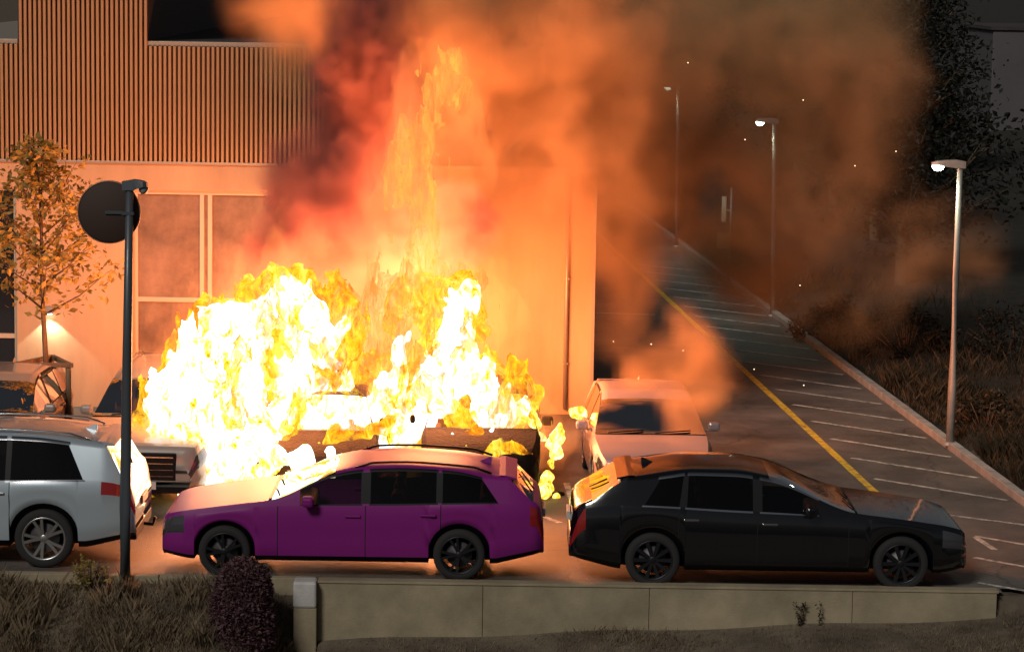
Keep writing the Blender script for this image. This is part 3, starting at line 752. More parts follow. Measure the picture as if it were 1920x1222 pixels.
make_car('white_suv', 'white sport utility car glowing orange left of the flames, behind the unlit post', 'car', nose_place(268, 5.06, -.7), FD - 0.02, dict(SUV, L=5.06), P_WHITE)
make_car('small_car', 'pale car at the picture edge left of the young tree', 'car', nose_place(-62, 4.25, 0.6), FD - 0.04, COMPACT, P_WHITE)
make_car('burning_car', 'charred car engulfed by the white heart of the fire', 'burning car', nose_place(583, 4.25, -0.3), FD, COMPACT, CHAR, burnt=True)
make_car('burning_car', 'charred car with flames in its windscreen beside the pale compact car', 'burning car', nose_place(900, 4.25, 0.1), FD, COMPACT, CHAR, burnt=True)
# scraps shed by the burning cars
rng = random.Random(31)
for i, (px_, py_, s_) in enumerate(((985, 905, .16), (1002, 925, .12), (1048, 928, .10), (1010, 895, .14))):
    g_ = ground(px_, py_); mb = MB(); n_ = 7
    vs = [(math.cos(6.28 * k / n_) * s_ * rng.uniform(.6, 1.2), math.sin(6.28 * k / n_) * s_ * rng.uniform(.6, 1.2), 0.0) for k in range(n_)]
    vs += [(v[0] * .7, v[1] * .7, s_ * rng.uniform(.25, .6)) for v in vs]
    mb.add(vs, [tuple(range(n_ - 1, -1, -1)), tuple(range(n_, 2 * n_))] + [(k, (k + 1) % n_, n_ + (k + 1) % n_, n_ + k) for k in range(n_)])
    tag(mb.build('scrap', CHAR, None, (g_.x, g_.y, 0.003)), 'charred scrap on the asphalt between the purple-tinted estate and the pale compact car', 'scrap', 'charred scraps on the asphalt')
# ------------------------------------------------------------------ fire and smoke fields
def lattice(seed, n=64):
    return np.random.default_rng(seed).random((n, n, n), dtype=np.float32)
def vnoise(P, freq, seed, octaves=1, gain=0.5):
    """value noise in -1..1 at points P (N,3); freq may be a 3-tuple"""
    out = np.zeros(len(P), np.float32); amp = 1.0; tot = 0.0
    fr = np.array(freq if isinstance(freq, (tuple, list)) else (freq,) * 3, np.float32)
    for o in range(octaves):
        L = lattice(seed + 17 * o, 32); n = 32
        q = P * fr + 13.7 * (o + 1)
        i0 = np.floor(q).astype(np.int32); t = (q - i0).astype(np.float32); t = t * t * (3 - 2 * t)
        i0 &= n - 1; i1 = (i0 + 1) & (n - 1)
        x0, y0, z0 = i0.T; x1, y1, z1 = i1.T; tx, ty, tz = t.T
        c00 = L[x0, y0, z0] * (1 - tx) + L[x1, y0, z0] * tx
        c10 = L[x0, y1, z0] * (1 - tx) + L[x1, y1, z0] * tx
        c01 = L[x0, y0, z1] * (1 - tx) + L[x1, y0, z1] * tx
        c11 = L[x0, y1, z1] * (1 - tx) + L[x1, y1, z1] * tx
        c0 = c00 * (1 - ty) + c10 * ty; c1 = c01 * (1 - ty) + c11 * ty
        out += amp * ((c0 * (1 - tz) + c1 * tz) * 2 - 1); tot += amp; amp *= gain; fr = fr * 2.03
    return out / tot
def blob(px, py, Y, rpx, ry=None, sx=1.0, sz=1.0, w=1.0):
    p = at(px, py, Y); r = rpx * Y / FPX
    return (p.x, p.y, p.z, r * sx, (ry if ry else r), r * sz, w)
def grid_points(lo, hi, vox):
    n = [int(round((hi[k] - lo[k]) / vox)) + 1 for k in range(3)]
    ax = [lo[k] + vox * np.arange(n[k], dtype=np.float32) for k in range(3)]
    G = np.stack(np.meshgrid(*ax, indexing='ij'), -1).reshape(-1, 3)
    return G, n
def blob_field(P, blobs):
    F = np.zeros(len(P), np.float32)
    for x, y, z, rx, ry, rz, w in blobs:
        k = (np.abs(P[:, 0] - x) < 2.6 * rx) & (np.abs(P[:, 1] - y) < 2.6 * ry) & (np.abs(P[:, 2] - z) < 2.6 * rz)
        q = P[k]
        d2 = ((q[:, 0] - x) / rx) ** 2 + ((q[:, 1] - y) / ry) ** 2 + ((q[:, 2] - z) / rz) ** 2
        F[k] += w * np.exp(-d2 * 0.693)
    return F
def blob_union(P, blobs, p=3.0):
    F = np.zeros(len(P), np.float32)
    for x, y, z, rx, ry, rz, w in blobs:
        k = (np.abs(P[:, 0] - x) < 2.2 * rx) & (np.abs(P[:, 1] - y) < 2.2 * ry) & (np.abs(P[:, 2] - z) < 2.2 * rz)
        q = P[k]
        d2 = ((q[:, 0] - x) / rx) ** 2 + ((q[:, 1] - y) / ry) ** 2 + ((q[:, 2] - z) / rz) ** 2
        F[k] += (w * np.exp(-d2 * 0.693)) ** p
    return F ** (1.0 / p)
def flame_mesh(name, blobs, vox, material, parent, seed, warp=(0.16, 0.06), rough=0.25, iso=0.5, pad=0.5, zmin=0.0, stretch=0.55, fr=1.6, gain=0.55):
    lo = [min(b[k] - 1.5 * b[3 + k] for b in blobs) - pad for k in range(3)]
    hi = [max(b[k] + 1.5 * b[3 + k] for b in blobs) + pad for k in range(3)]
    lo[2] = max(lo[2], zmin)
    P, n = grid_points(lo, hi, vox)
    # only work near the blobs
    near = blob_field(P, [(x, y, z, rx * 1.5, ry * 1.5, rz * 1.5, w) for x, y, z, rx, ry, rz, w in blobs]) > 0.12
    Q = P[near]
    W = Q.copy()
    for a, f, o in ((warp[0], fr, 0), (warp[1], fr * 3.1, 50)):
        W[:, 0] += a * vnoise(Q, (f, f, f * stretch), seed + o, 2)
        W[:, 1] += a * vnoise(Q, (f, f, f * stretch), seed + o + 3, 2)
        W[:, 2] += 1.5 * a * vnoise(Q, (f, f, f * stretch), seed + o + 7, 2)
    F = np.full(len(P), -1.0, np.float32)
    U = blob_union(W, blobs)
    F[near] = np.minimum(U - iso + rough * vnoise(W, (3.2, 3.2, 3.2 * stretch), seed + 90, 4, gain), (U - 0.24) * 2.0)
    F = F.reshape(n)
    F[:, :, 0] = np.minimum(F[:, :, 0], -0.05)
    g = openvdb.FloatGrid(); g.background = -1.0
    g.copyFromArray(F)
    res = g.convertToPolygons(isovalue=0.0)
    pts, quads = res[0], res[-1]
    if len(res) == 3 and len(res[1]) and np.asarray(res[1]).shape[1] == 4: quads = res[1]
    pts = np.asarray(pts) * vox + np.array(lo)
    me = bpy.data.meshes.new(name)
    me.from_pydata(pts.tolist(), [], [tuple(q) for q in np.asarray(quads)[:, ::-1].tolist()])
    me.polygons.foreach_set('use_smooth', [True] * len(me.polygons))
    me.materials.append(material); me.update()
    o = link(name, me, parent)
    return o, len(pts)

def volume_object(name, lo, hi, vox, dens, n, material):
    """a fog volume whose density is laid out in the node tree from a stored field"""
    me = bpy.data.meshes.new(name)
    N = len(dens)
    me.vertices.add(N)
    co = np.zeros((N, 3), np.float32); co[:] = np.array(lo, np.float32); me.vertices.foreach_set('co', co.ravel())
    at_ = me.attributes.new('dens', 'FLOAT', 'POINT'); at_.data.foreach_set('value', dens.astype(np.float32))
    me.materials.append(material)
    o = link(name, me)
    ng = bpy.data.node_groups.new(name + '_field', 'GeometryNodeTree')
    ng.interface.new_socket('Geometry', in_out='INPUT', socket_type='NodeSocketGeometry')
    ng.interface.new_socket('Geometry', in_out='OUTPUT', socket_type='NodeSocketGeometry')
    N_ = ng.nodes; L_ = ng.links
    gi = N_.new('NodeGroupInput'); go = N_.new('NodeGroupOutput')
    vc = N_.new('GeometryNodeVolumeCube')
    vc.inputs['Min'].default_value = lo; vc.inputs['Max'].default_value = hi
    vc.inputs['Resolution X'].default_value = n[0]; vc.inputs['Resolution Y'].default_value = n[1]; vc.inputs['Resolution Z'].default_value = n[2]
    pos = N_.new('GeometryNodeInputPosition')
    sub = N_.new('ShaderNodeVectorMath'); sub.operation = 'SUBTRACT'; sub.inputs[1].default_value = lo
    sc = N_.new('ShaderNodeVectorMath'); sc.operation = 'SCALE'; sc.inputs['Scale'].default_value = 1.0 / vox
    addh = N_.new('ShaderNodeVectorMath'); addh.operation = 'ADD'; addh.inputs[1].default_value = (0.5, 0.5, 0.5)
    fl = N_.new('ShaderNodeVectorMath'); fl.operation = 'FLOOR'
    dot = N_.new('ShaderNodeVectorMath'); dot.operation = 'DOT_PRODUCT'; dot.inputs[1].default_value = (1, 1, 1)
    sep = N_.new('ShaderNodeSeparateXYZ')
    L_.new(pos.outputs[0], sub.inputs[0]); L_.new(sub.outputs[0], sc.inputs[0]); L_.new(sc.outputs[0], addh.inputs[0]); L_.new(addh.outputs[0], fl.inputs[0]); L_.new(fl.outputs[0], sep.inputs[0])
    def ii(op, a, b):
        m = N_.new('FunctionNodeIntegerMath'); m.operation = op
        for k, s in enumerate((a, b)):
            if isinstance(s, int): m.inputs[k].default_value = s
            else: L_.new(s, m.inputs[k])
        return m.outputs[0]
    idx = ii('ADD', ii('MULTIPLY', ii('ADD', ii('MULTIPLY', sep.outputs[0], n[1]), sep.outputs[1]), n[2]), sep.outputs[2])
    na = N_.new('GeometryNodeInputNamedAttribute'); na.data_type = 'FLOAT'; na.inputs['Name'].default_value = 'dens'
    si = N_.new('GeometryNodeSampleIndex'); si.data_type = 'FLOAT'; si.domain = 'POINT'; si.clamp = True
    L_.new(gi.outputs[0], si.inputs['Geometry']); L_.new(na.outputs[0], si.inputs['Value']); L_.new(idx, si.inputs['Index'])
    L_.new(si.outputs[0], vc.inputs['Density'])
    sm = N_.new('GeometryNodeSetMaterial'); sm.inputs['Material'].default_value = material
    L_.new(vc.outputs[0], sm.inputs['Geometry']); L_.new(sm.outputs[0], go.inputs[0])
    md = o.modifiers.new('field', 'NODES'); md.node_group = ng
    return o
def smoke_mat(name, col, absorb, dens, aniso=0.2):
    m = bpy.data.materials.new(name); m.use_nodes = True; nt = m.node_tree
    for nd in list(nt.nodes): nt.nodes.remove(nd)
    o = nt.nodes.new('ShaderNodeOutputMaterial'); p = nt.nodes.new('ShaderNodeVolumePrincipled')
    p.inputs['Color'].default_value = (*col, 1); p.inputs['Absorption Color'].default_value = (*absorb, 1)
    p.inputs['Density'].default_value = dens; p.inputs['Anisotropy'].default_value = aniso
    nt.links.new(p.outputs[0], o.inputs['Volume'])
    return m
# ------------------------------------------------------------------ the fire
FDY = -0.9
HOT = flame_surf('flame_white_hot', [(0.37, (0.36, 0.10, 0.006)), (0.42, (0.85, 0.48, 0.008)), (0.46, (0.95, 0.78, 0.25)), (0.50, (1.0, 0.95, 0.86))], 2.4, 5.0, (0.31, 0.42, 1.0, 4.5))
MID = flame_surf('flame_yellow', [(0.36, (0.42, 0.075, 0.006)), (0.45, (0.75, 0.24, 0.008)), (0.53, (1.0, 0.55, 0.012)), (0.62, (1.0, 0.80, 0.12))], 1.55, 5.5, (0.40, 0.56, 0.85, 3.6))
DIM = flame_mat('flame_orange', (1.0, 0.27, 0.06), 0.52)
SML = flame_surf('flame_small', [(0.40, (0.5, 0.12, 0.01)), (0.46, (0.9, 0.42, 0.01)), (0.52, (1.0, 0.72, 0.10)), (0.6, (1.0, 0.9, 0.5))], 1.7, 9.0, (0.32, 0.42, 1.0, 9.0))
STR = flame_surf('flame_strand', [(0.35, (0.55, 0.13, 0.02)), (0.5, (0.9, 0.33, 0.06)), (0.62, (1.0, 0.6, 0.08))], 1.2, 4.0, (0.40, 0.66, 0.62, 5.0), stretch=(1.4, 1.4, 0.28))
fire = empty('car_fire', at(600, 880, 40.0) * 1.0); fire.location.z = 0
fl_parent = None
core = [blob(b[0], b[1], b[2] + FDY, b[3] * 1.22, 0.8 * b[3] * b[2] / FPX) for b in (
    (400, 905, 39.1, 46), (392, 850, 39.2, 62), (395, 790, 39.3, 78), (430, 735, 39.5, 82), (470, 680, 39.8, 66), (450, 760, 39.8, 60),
    (505, 625, 40.1, 50), (545, 580, 40.3, 44), (590, 590, 40.3, 34), (600, 635, 40.3, 30), (520, 570, 40.3, 28),
    (340, 725, 39.2, 24), (318, 760, 39.2, 22), (300, 785, 39.2, 17), (330, 800, 39.2, 24), (325, 835, 39.2, 15), (345, 870, 39.2, 22), (290, 735, 39.2, 9), (275, 770, 39.2, 8),
    (520, 740, 40.9, 44), (570, 740, 41.0, 50), (600, 790, 41.0, 48), (650, 790, 41.0, 44), (560, 800, 41.0, 40), (700, 800, 41.0, 42), (750, 800, 41.0, 44), (790, 770, 41.0, 42),
    (820, 725, 41.0, 42), (850, 690, 41.1, 40), (865, 640, 41.2, 24), (862, 600, 41.2, 20), (868, 560, 41.2, 24), (880, 700, 41.1, 26),
    (620, 700, 41.0, 30), (660, 740, 41.0, 30), (500, 800, 40.6, 34),
    (510, 866, 38.6, 24), (560, 872, 38.6, 20), (620, 868, 38.6, 18), (490, 895, 38.6, 22), (545, 900, 38.5, 18), (600, 895, 38.5, 14),
    (470, 830, 38.9, 30), (600, 905, 38.4, 12), (935, 772, 41.1, 26), (972, 768, 41.1, 24), (905, 812, 40.2, 16), (875, 828, 40.1, 15), (850, 836, 40.0, 12))]
mid = [blob(b[0], b[1], b[2] + FDY, b[3] * 1.32, 0.7 * b[3] * b[2] / FPX) for b in (
    (400, 905, 39.1, 44), (392, 850, 39.2, 62), (395, 790, 39.3, 80), (430, 735, 39.5, 84), (470, 680, 39.8, 72),
    (505, 625, 40.1, 56), (545, 580, 40.3, 52), (595, 590, 40.3, 44), (610, 640, 40.3, 46), (515, 565, 40.3, 36), (580, 690, 40.8, 50), (540, 660, 40.6, 40),
    (335, 725, 39.2, 28), (312, 760, 39.2, 25), (330, 800, 39.2, 28), (335, 850, 39.2, 28), (300, 690, 39.4, 12),
    (640, 660, 41.2, 36), (700, 720, 41.2, 44), (735, 690, 41.3, 34), (770, 740, 41.2, 46), (650, 770, 41, 55), (740, 790, 41, 55),
    (820, 725, 41.0, 54), (855, 680, 41.1, 52), (865, 620, 41.2, 34), (866, 565, 41.2, 36), (895, 545, 41.3, 18), (900, 715, 41.1, 34), (940, 740, 41.1, 18), (840, 600, 41.4, 24),
    (790, 555, 41.6, 36), (760, 570, 41.6, 22), (820, 570, 41.6, 20),
    (545, 838, 39.5, 15), (590, 846, 39.4, 13), (640, 842, 39.4, 17), (690, 828, 39.5, 20), (720, 810, 39.6, 18), (850, 846, 39.6, 16), (880, 852, 39.5, 14), (940, 858, 39.4, 16), (985, 850, 39.4, 12), (960, 768, 41.1, 36), (890, 822, 40.1, 22), (930, 850, 39.8, 16), (900, 865, 39.6, 14), (870, 780, 40.4, 26), (960, 830, 40.0, 12))]
tall = [blob(b[0], b[1], b[2] + FDY, b[3] * 1.22, 0.8 * b[3] * b[2] / FPX) for b in (
    (470, 600, 41.3, 80), (560, 560, 41.6, 100), (660, 600, 41.8, 110), (760, 600, 41.8, 110), (850, 560, 41.8, 80), (700, 700, 41.8, 110), (900, 660, 41.5, 60), (420, 680, 41.0, 70),
    (780, 510, 42.2, 90), (790, 440, 42.2, 75), (790, 370, 42.2, 68), (800, 300, 42.2, 72), (815, 230, 42.2, 78), (830, 160, 42.2, 66), (835, 105, 42.2, 40), (870, 200, 42.2, 44), (880, 300, 42.2, 44),
    (950, 800, 41.0, 70), (1010, 830, 40.4, 50), (890, 470, 42.2, 40), (640, 480, 42.0, 50))]
def tongue(pts, Y, n=7):
    out = []
    for (x0, y0, r0), (x1, y1, r1) in zip(pts, pts[1:]):
        for i in range(n):
            t = i / n; r_ = r0 + (r1 - r0) * t
            out.append(blob(x0 + (x1 - x0) * t, y0 + (y1 - y0) * t, Y, r_ * 1.1, None, 1, 1, 0.95))
    return out
for tg_, Y_ in ((((380, 765, 26), (320, 770, 18), (268, 778, 7)), 38.3), (((380, 720, 26), (325, 728, 17), (276, 744, 7)), 38.4), (((370, 810, 26), (318, 812, 16), (282, 806, 7)), 38.3), (((365, 850, 24), (325, 858, 15), (295, 874, 6)), 38.2), (((400, 700, 30), (340, 690, 15), (296, 690, 6)), 38.6), (((440, 690, 30), (420, 630, 18), (412, 590, 7)), 38.9), (((600, 640, 26), (640, 640, 16), (668, 612, 6)), 39.4), (((700, 790, 26), (720, 720, 16), (742, 655, 7)), 40.0), (((860, 690, 26), (930, 720, 16), (985, 762, 8)), 40.2)):
    core += tongue(tg_, Y_); mid += [(x, y, z, rx * 1.5, ry, rz * 1.5, w) for x, y, z, rx, ry, rz, w in tongue(tg_, Y_)]
o1, n1 = flame_mesh('flame_core', core, 0.036, HOT, fire, 5, warp=(0.28, 0.17), rough=0.58, gain=0.66)
o2, n2 = flame_mesh('flame_mantle', mid, 0.044, MID, fire, 9, warp=(0.28, 0.17), rough=0.75, gain=0.66)
tall += [(x, y + .25, z + .04, rx * 1.45, ry * 1.2, rz * 1.5, w) for x, y, z, rx, ry, rz, w in core[:46]]
o3, n3 = flame_mesh('flame_plume', tall, 0.065, DIM, fire, 21, warp=(0.22, 0.10), rough=1.0, fr=1.3, stretch=0.4, gain=0.7)
strands = [blob(b[0], b[1], b[2] + FDY, b[3], 0.35) for b in ((700, 620, 41.2, 90), (620, 600, 41.0, 60), (770, 560, 41.4, 80), (880, 540, 41.4, 45), (800, 450, 41.6, 70), (790, 370, 41.7, 66), (810, 290, 41.7, 66), (825, 220, 41.7, 62), (835, 150, 41.7, 46), (740, 690, 41.0, 60), (940, 800, 40.6, 50), (1010, 820, 40.2, 40))]
o4, n4 = flame_mesh('flame_strands', strands, 0.045, STR, fire, 33, warp=(0.16, 0.10), rough=1.7, iso=0.86, fr=1.5, stretch=0.28, gain=0.66)
for o in (o1, o2, o3, o4):
    o.matrix_parent_inverse = Matrix.Translation(-fire.location)
o4['kind'] = 'stuff'
tag(fire, 'huge white and orange blaze engulfing two parked cars before the building', 'fire')
print('flame verts', n1, n2, n3, n4)
small = [
    ('ground_flame', 'thin flame rising from the asphalt behind the rear of the purple-tinted estate', [(1024, 925, 38.6, 14), (1024, 905, 38.9, 12), (1027, 885, 38.9, 9), (1034, 865, 38.9, 7), (1043, 927, 38.9, 8)]),
    ('debris_flame', 'ragged yellow flame on debris between burning car and pale car', [(1030, 832, 39.6, 17), (1045, 818, 39.6, 14), (1015, 815, 39.6, 11), (1005, 795, 39.6, 11), (1000, 780, 39.6, 8), (1050, 845, 39.5, 9), (1035, 850, 39.5, 10)]),
    ('mirror_flame', 'small yellow flame on the wing mirror of the pale car', [(1084, 771, 40.5, 12), (1092, 770, 40.5, 8), (1077, 768, 40.5, 7)]),
    ('wall_flame', 'tiny flame licking the window frame edge on the facade', [(533, 400, 46.1, 9), (531, 380, 46.1, 7), (536, 418, 46.1, 7), (540, 392, 46.1, 6)]),
]
for nm, lb, bl in small:
    oo, k = flame_mesh(nm, [blob(*b) for b in bl], 0.016, SML, None, len(nm), warp=(0.07, 0.04), rough=0.75, fr=4.0, pad=0.15, zmin=0.005)
    tag(oo, lb, 'flame')
# light given off by the flames
for i, (px, py, Y, e, r) in enumerate(((395, 800, 39.6, 420, 0.45), (520, 640, 40.6, 420, 0.5), (620, 780, 41.4, 420, 0.4), (840, 690, 41.6, 420, 0.45), (790, 540, 42.4, 300, 0.6), (815, 300, 42.6, 140, 0.6))):
    ld = bpy.data.lights.new('flame_light', 'POINT'); ld.energy = e * 4.5; ld.color = (1.0, 0.295, 0.10); ld.shadow_soft_size = r
    lo_ = bpy.data.objects.new('flame_light', ld); COL.objects.link(lo_); lo_.location = at(px, py, Y + FDY)
    lo_.parent = fire; lo_.matrix_parent_inverse = Matrix.Translation(-fire.location)
for o in bpy.data.objects:
    if o.type == 'MESH' and 'flame' in o.name: o.visible_shadow = False      # flames cast no shadow
# ------------------------------------------------------------------ smoke
SLO = (-7.0, 38.4, 0.0); SHI = (10.04, 62.4, 10.08); SV = 0.12
SP, SN = grid_points(SLO, SHI, SV)
SHI = tuple(SLO[k] + SV * (SN[k] - 1) for k in range(3))
sm_blobs = [blob(*b) for b in (
    (640, 60, 45.2, 70, 0.8, 1, 1, 0.5), (600, 300, 44.8, 60, 0.7, 1, 1, 0.35), (760, 330, 44.2, 80, 0.8, 1, 1, 0.45),
    # roof of smoke drifting right
    (800, 40, 44.5, 110, 1.4, 1, 1, 0.7), (930, 60, 45, 120, 1.6, 1, 1, 0.7), (1060, 60, 46, 130, 2.4, 1, 1, 0.8), (1190, 70, 47, 120, 1.5, 1, 1, 0.7), (1360, 50, 48.5, 110, 1.6, 1, 1, 0.55), (1500, 60, 50, 120, 2.0, 1, 1, 0.45), (1620, 110, 50, 90, 2.0, 1, 1, 0.25),
    (960, 260, 44.4, 120, 1.4, 1, 1, 0.45), (1060, 380, 44.6, 110, 1.2, 1, 1, 0.35),
    (500, 5, 40.8, 50, 0.5, 1, 1, 0.55), (575, 0, 40.9, 60, 0.6, 1, 1, 0.6), (560, 120, 44.5, 60, 0.8, 1, 1, 0.4),
    # drift beside and behind the corner
    (1150, 260, 47, 95, 1.6, 1, 1, 0.7), (1300, 290, 49, 80, 1.6, 1, 1, 0.40), (1170, 400, 48, 85, 1.5, 1, 1, 0.45), (1290, 370, 50, 80, 1.4, 1, 1, 0.36), (1345, 480, 54, 50, 1.6, 1, 1, 0.4), (1420, 490, 54, 70, 3.0, 1, 1, 0.45),
    (1165, 500, 47, 60, 1.0, 1, 1, 0.35), (1440, 330, 51, 80, 3.0, 1, 1, 0.22), (1560, 330, 52, 120, 3.0, 1, 1, 0.26), (1600, 230, 50, 90, 2.0, 1, 1, 0.2),
    (1225, 680, 44, 50, 0.6, 1, 1, 0.4), (1285, 655, 42.2, 44, 0.5, 1, 1, 0.9), (1305, 710, 41.0, 36, 0.45, 1, 1, 1.1), (1285, 760, 39.9, 30, 0.35, 1, 1, 1.2), (1235, 725, 40.6, 34, 0.35, 1, 1, 0.5), (1320, 770, 39.8, 24, 0.3, 1, 1, 1.2), (1170, 610, 45.5, 45, 0.7, 1, 1, 0.3),
    (1690, 500, 50, 60, 1.5, 1, 1, 0.22), (1830, 510, 50, 60, 1.5, 1, 1, 0.25), (1600, 600, 50, 90, 2, 1, 1, 0.14), (1740, 420, 50, 60, 1.2, 1, 1, 0.12))]
near = blob_field(SP, [(x, y, z, rx * 1.4, ry * 1.4, rz * 1.4, w) for x, y, z, rx, ry, rz, w in sm_blobs]) > 0.02
Q = SP[near]; W = Q.copy()
for a, f, o in ((0.45, 0.7, 0), (0.20, 2.0, 40)):
    for k in range(3):
        W[:, k] += 1.15 * a * vnoise(Q, f, 300 + o + 5 * k, 2)
D = blob_field(W, sm_blobs)
bil = 1.0 - np.abs(vnoise(W, 0.9, 410, 3, 0.5)) * 2.2          # rounded billows
tex = 0.5 + 0.5 * vnoise(W, 1.5, 430, 4, 0.6)
Dd = np.clip(D * (0.15 + 0.75 * np.clip(bil, 0, 1) + 2.2 * (tex - 0.45)) - 0.07, 0, 2.4) * 1.55
Dd[D < 0.03] = 0
# open building interior and the hot cores stay clear of smoke
hot = blob_field(Q, [(x, y, z, rx * 1.2, ry * 1.2, rz * 1.2, w) for x, y, z, rx, ry, rz, w in core + mid[:40]])
Dd *= np.clip(1.1 - 1.3 * hot, 0.0, 1.0)
Dd[(Q[:, 1] > FY - 0.05) & (Q[:, 0] < XR) & (Q[:, 2] < ZC)] = 0
dens = np.zeros(len(SP), np.float32); dens[near] = Dd
SMK = smoke_mat('smoke', (0.82, 0.53, 0.28), (0.0, 0.0, 0.0), 1.5, 0.0)
smoke = volume_object('smoke', SLO, SHI, SV, dens, SN, SMK)
tag(smoke, 'thick smoke rolling up from the fire and drifting over the road', 'smoke', kind='stuff')
# sooty dark column and billows, denser and browner
TLO = (-5.2, 39.6, 2.0); THI = (0.4, 46.4, 10.0); TV = 0.075
TP, TN = grid_points(TLO, THI, TV)
THI = tuple(TLO[k] + TV * (TN[k] - 1) for k in range(3))
so_blobs = [blob(*b) for b in (
    # dark column above the left car
    (640, 440, 43.0, 70, 1.0, 1, 1, 1.9), (680, 330, 43.2, 74, 1.0, 1, 1, 1.9), (690, 220, 43.4, 78, 1.0, 1, 1, 1.9), (685, 120, 43.6, 74, 1.1, 1, 1, 1.7), (670, 20, 44, 80, 1.2, 1, 1, 1.5),
    # billow in front of the window and wall
    (530, 460, 42.0, 62, 0.7, 1, 1, 2.0), (600, 430, 42.2, 75, 0.8, 1, 1, 1.8), (690, 440, 42.4, 80, 0.9, 1, 1, 2.0), (740, 500, 42.5, 70, 0.8, 1, 1, 1.2), (610, 350, 42.6, 60, 0.8, 1, 1, 1.2), (860, 430, 42.8, 70, 0.8, 1, 1, 1.3),
    )]
near = blob_field(TP, [(x, y, z, rx * 1.4, ry * 1.4, rz * 1.4, w) for x, y, z, rx, ry, rz, w in so_blobs]) > 0.05
Q = TP[near]; W = Q.copy()
for a, f, o in ((0.34, 0.9, 0), (0.17, 2.6, 40), (0.07, 6.5, 80)):
    for k in range(3):
        W[:, k] += a * vnoise(Q, f, 500 + o + 5 * k, 1)
D = blob_field(W, so_blobs)
tex = 0.5 + 0.5 * vnoise(W, 2.2, 610, 4, 0.65)
E = D * np.clip(0.3 + 2.2 * (tex - 0.3), 0, 2) - 0.28
E = np.clip(E * 2.2, 0, 2.5)
E *= np.clip(1.1 - 1.3 * blob_field(Q, core + mid[:30]), 0, 1)
E[Q[:, 1] > FY - 0.05] = 0
dn = np.zeros(len(TP), np.float32); dn[near] = E
SOOT = smoke_mat('soot', (0.48, 0.22, 0.21), (0.0, 0.0, 0.0), 1.9, 0.0)
soot_o = volume_object('soot_smoke', TLO, THI, TV, dn, TN, SOOT)
tag(soot_o, 'dark reddish soot column billowing up between the flames and the slatted storey', 'smoke', kind='stuff')
# ------------------------------------------------------------------ vegetation
def leaf_cloud(pts, size, rng, elong=1.7):
    """a leaf (two faces folded along the midrib) at each point"""
    vs = []; fs = []
    for p in pts:
        a = Vector((rng.gauss(0, 1), rng.gauss(0, 1), rng.gauss(0, 0.7))).normalized()
        b = a.cross(Vector((rng.gauss(0, 1), rng.gauss(0, 1), rng.gauss(0, 1)))).normalized(); c = a.cross(b)
        s = size * rng.uniform(0.6, 1.35); p = Vector(p); k = len(vs)
        vs += [p, p + a * s * elong * 0.5 + b * s * 0.42 + c * s * .12, p + a * s * elong, p + a * s * elong * 0.5 - b * s * 0.42 + c * s * .12]
        fs += [(k, k + 1, k + 2), (k, k + 2, k + 3)]
    return vs, fs
def branch_tree(name, label, base, h, crown_r, crown_z0, nb, nleaf, lsize, leafm, seed, trunk_r=0.045, cat='tree', group=None, spread=0.35, lean=0.0):
    rng = random.Random(seed)
    t = tag(empty(name, base), label, cat, group)
    tb = MB(); tips = []
    top = Vector((lean, 0, h))
    trunk = [Vector((lean * s * s + rng.uniform(-.02, .02) * (s > 0), rng.uniform(-.02, .02) * (s > 0), h * s)) for s in (0, .15, .3, .45, .6, .75, .88, 0.97)]
    tb.tube([trunk[0] - Vector((0, 0, .2))] + trunk, [trunk_r * 1.2, trunk_r] + [trunk_r * (1 - 0.85 * i / 7) for i in range(1, 8)], 9)
    def tp(s):
        f = s * 7.2; i = min(6, int(f)); return trunk[i].lerp(trunk[i + 1], f - i)
    for i in range(nb):
        s = crown_z0 / h + (1 - crown_z0 / h) * (i + 0.5) / nb * 0.93
        p = tp(min(s, .96)); az = i * 2.4 + rng.uniform(-.4, .4)
        rel = (s - crown_z0 / h) / (1 - crown_z0 / h)
        ln = crown_r * (0.55 + 0.6 * math.sin(math.pi * min(1, rel * 0.85 + 0.22))) * rng.uniform(0.7, 1.15) * (1.05 - 0.6 * rel)
        d = Vector((math.cos(az), math.sin(az), 0.55 + 0.5 * rel)).normalized()
        q = p + d * ln * 0.55; e = q + (d + Vector((0, 0, 0.25))).normalized() * ln * 0.5
        tb.tube([p, q, e], [trunk_r * 0.32 * (1.1 - rel * 0.6), trunk_r * 0.2, trunk_r * 0.06], 5)
        tips += [(p.lerp(q, .45), ln * .3), (q, ln * .36), (q.lerp(e, .5), ln * .34), (e, ln * .28)]
        for _ in range(3):
            k = p.lerp(e, rng.uniform(.35, .9)); dd = (d + Vector((rng.gauss(0, .6), rng.gauss(0, .6), rng.uniform(0, .6)))).normalized()
            e2 = k + dd * ln * rng.uniform(.25, .5)
            tb.tube([k, e2], [trunk_r * 0.12, trunk_r * 0.04], 4); tips.append((e2, ln * .26))
    tb.build('trunk', BARK, t)
    tips.append((top, crown_r * .18))
    pts = []
    wts = [r for _, r in tips]
    for i in range(nleaf):
        c, r_ = rng.choices(tips, wts)[0]
        pts.append(c + Vector((rng.gauss(0, 1), rng.gauss(0, 1), rng.gauss(0, .8))) * r_ * spread * 1.6)
    cb = MB(); vs, fs = leaf_cloud(pts, lsize, rng); cb.add(vs, fs)
    cb.build('crown', leafm, t)
    return t
TY = 42.4
branch_tree('young_tree', 'young slender tree with sparse yellow lit leaves in a wooden guard', (at(88, 760, TY).x, TY, 0), at(66, 272, TY).z, 1.12, 1.95, 30, 2200, 0.078, LEAF, 3, 0.06, spread=0.27, lean=at(66, 272, TY).x - at(88, 760, TY).x)
tgx = at(86, 700, TY).x; tgz = at(86, 674, TY).z
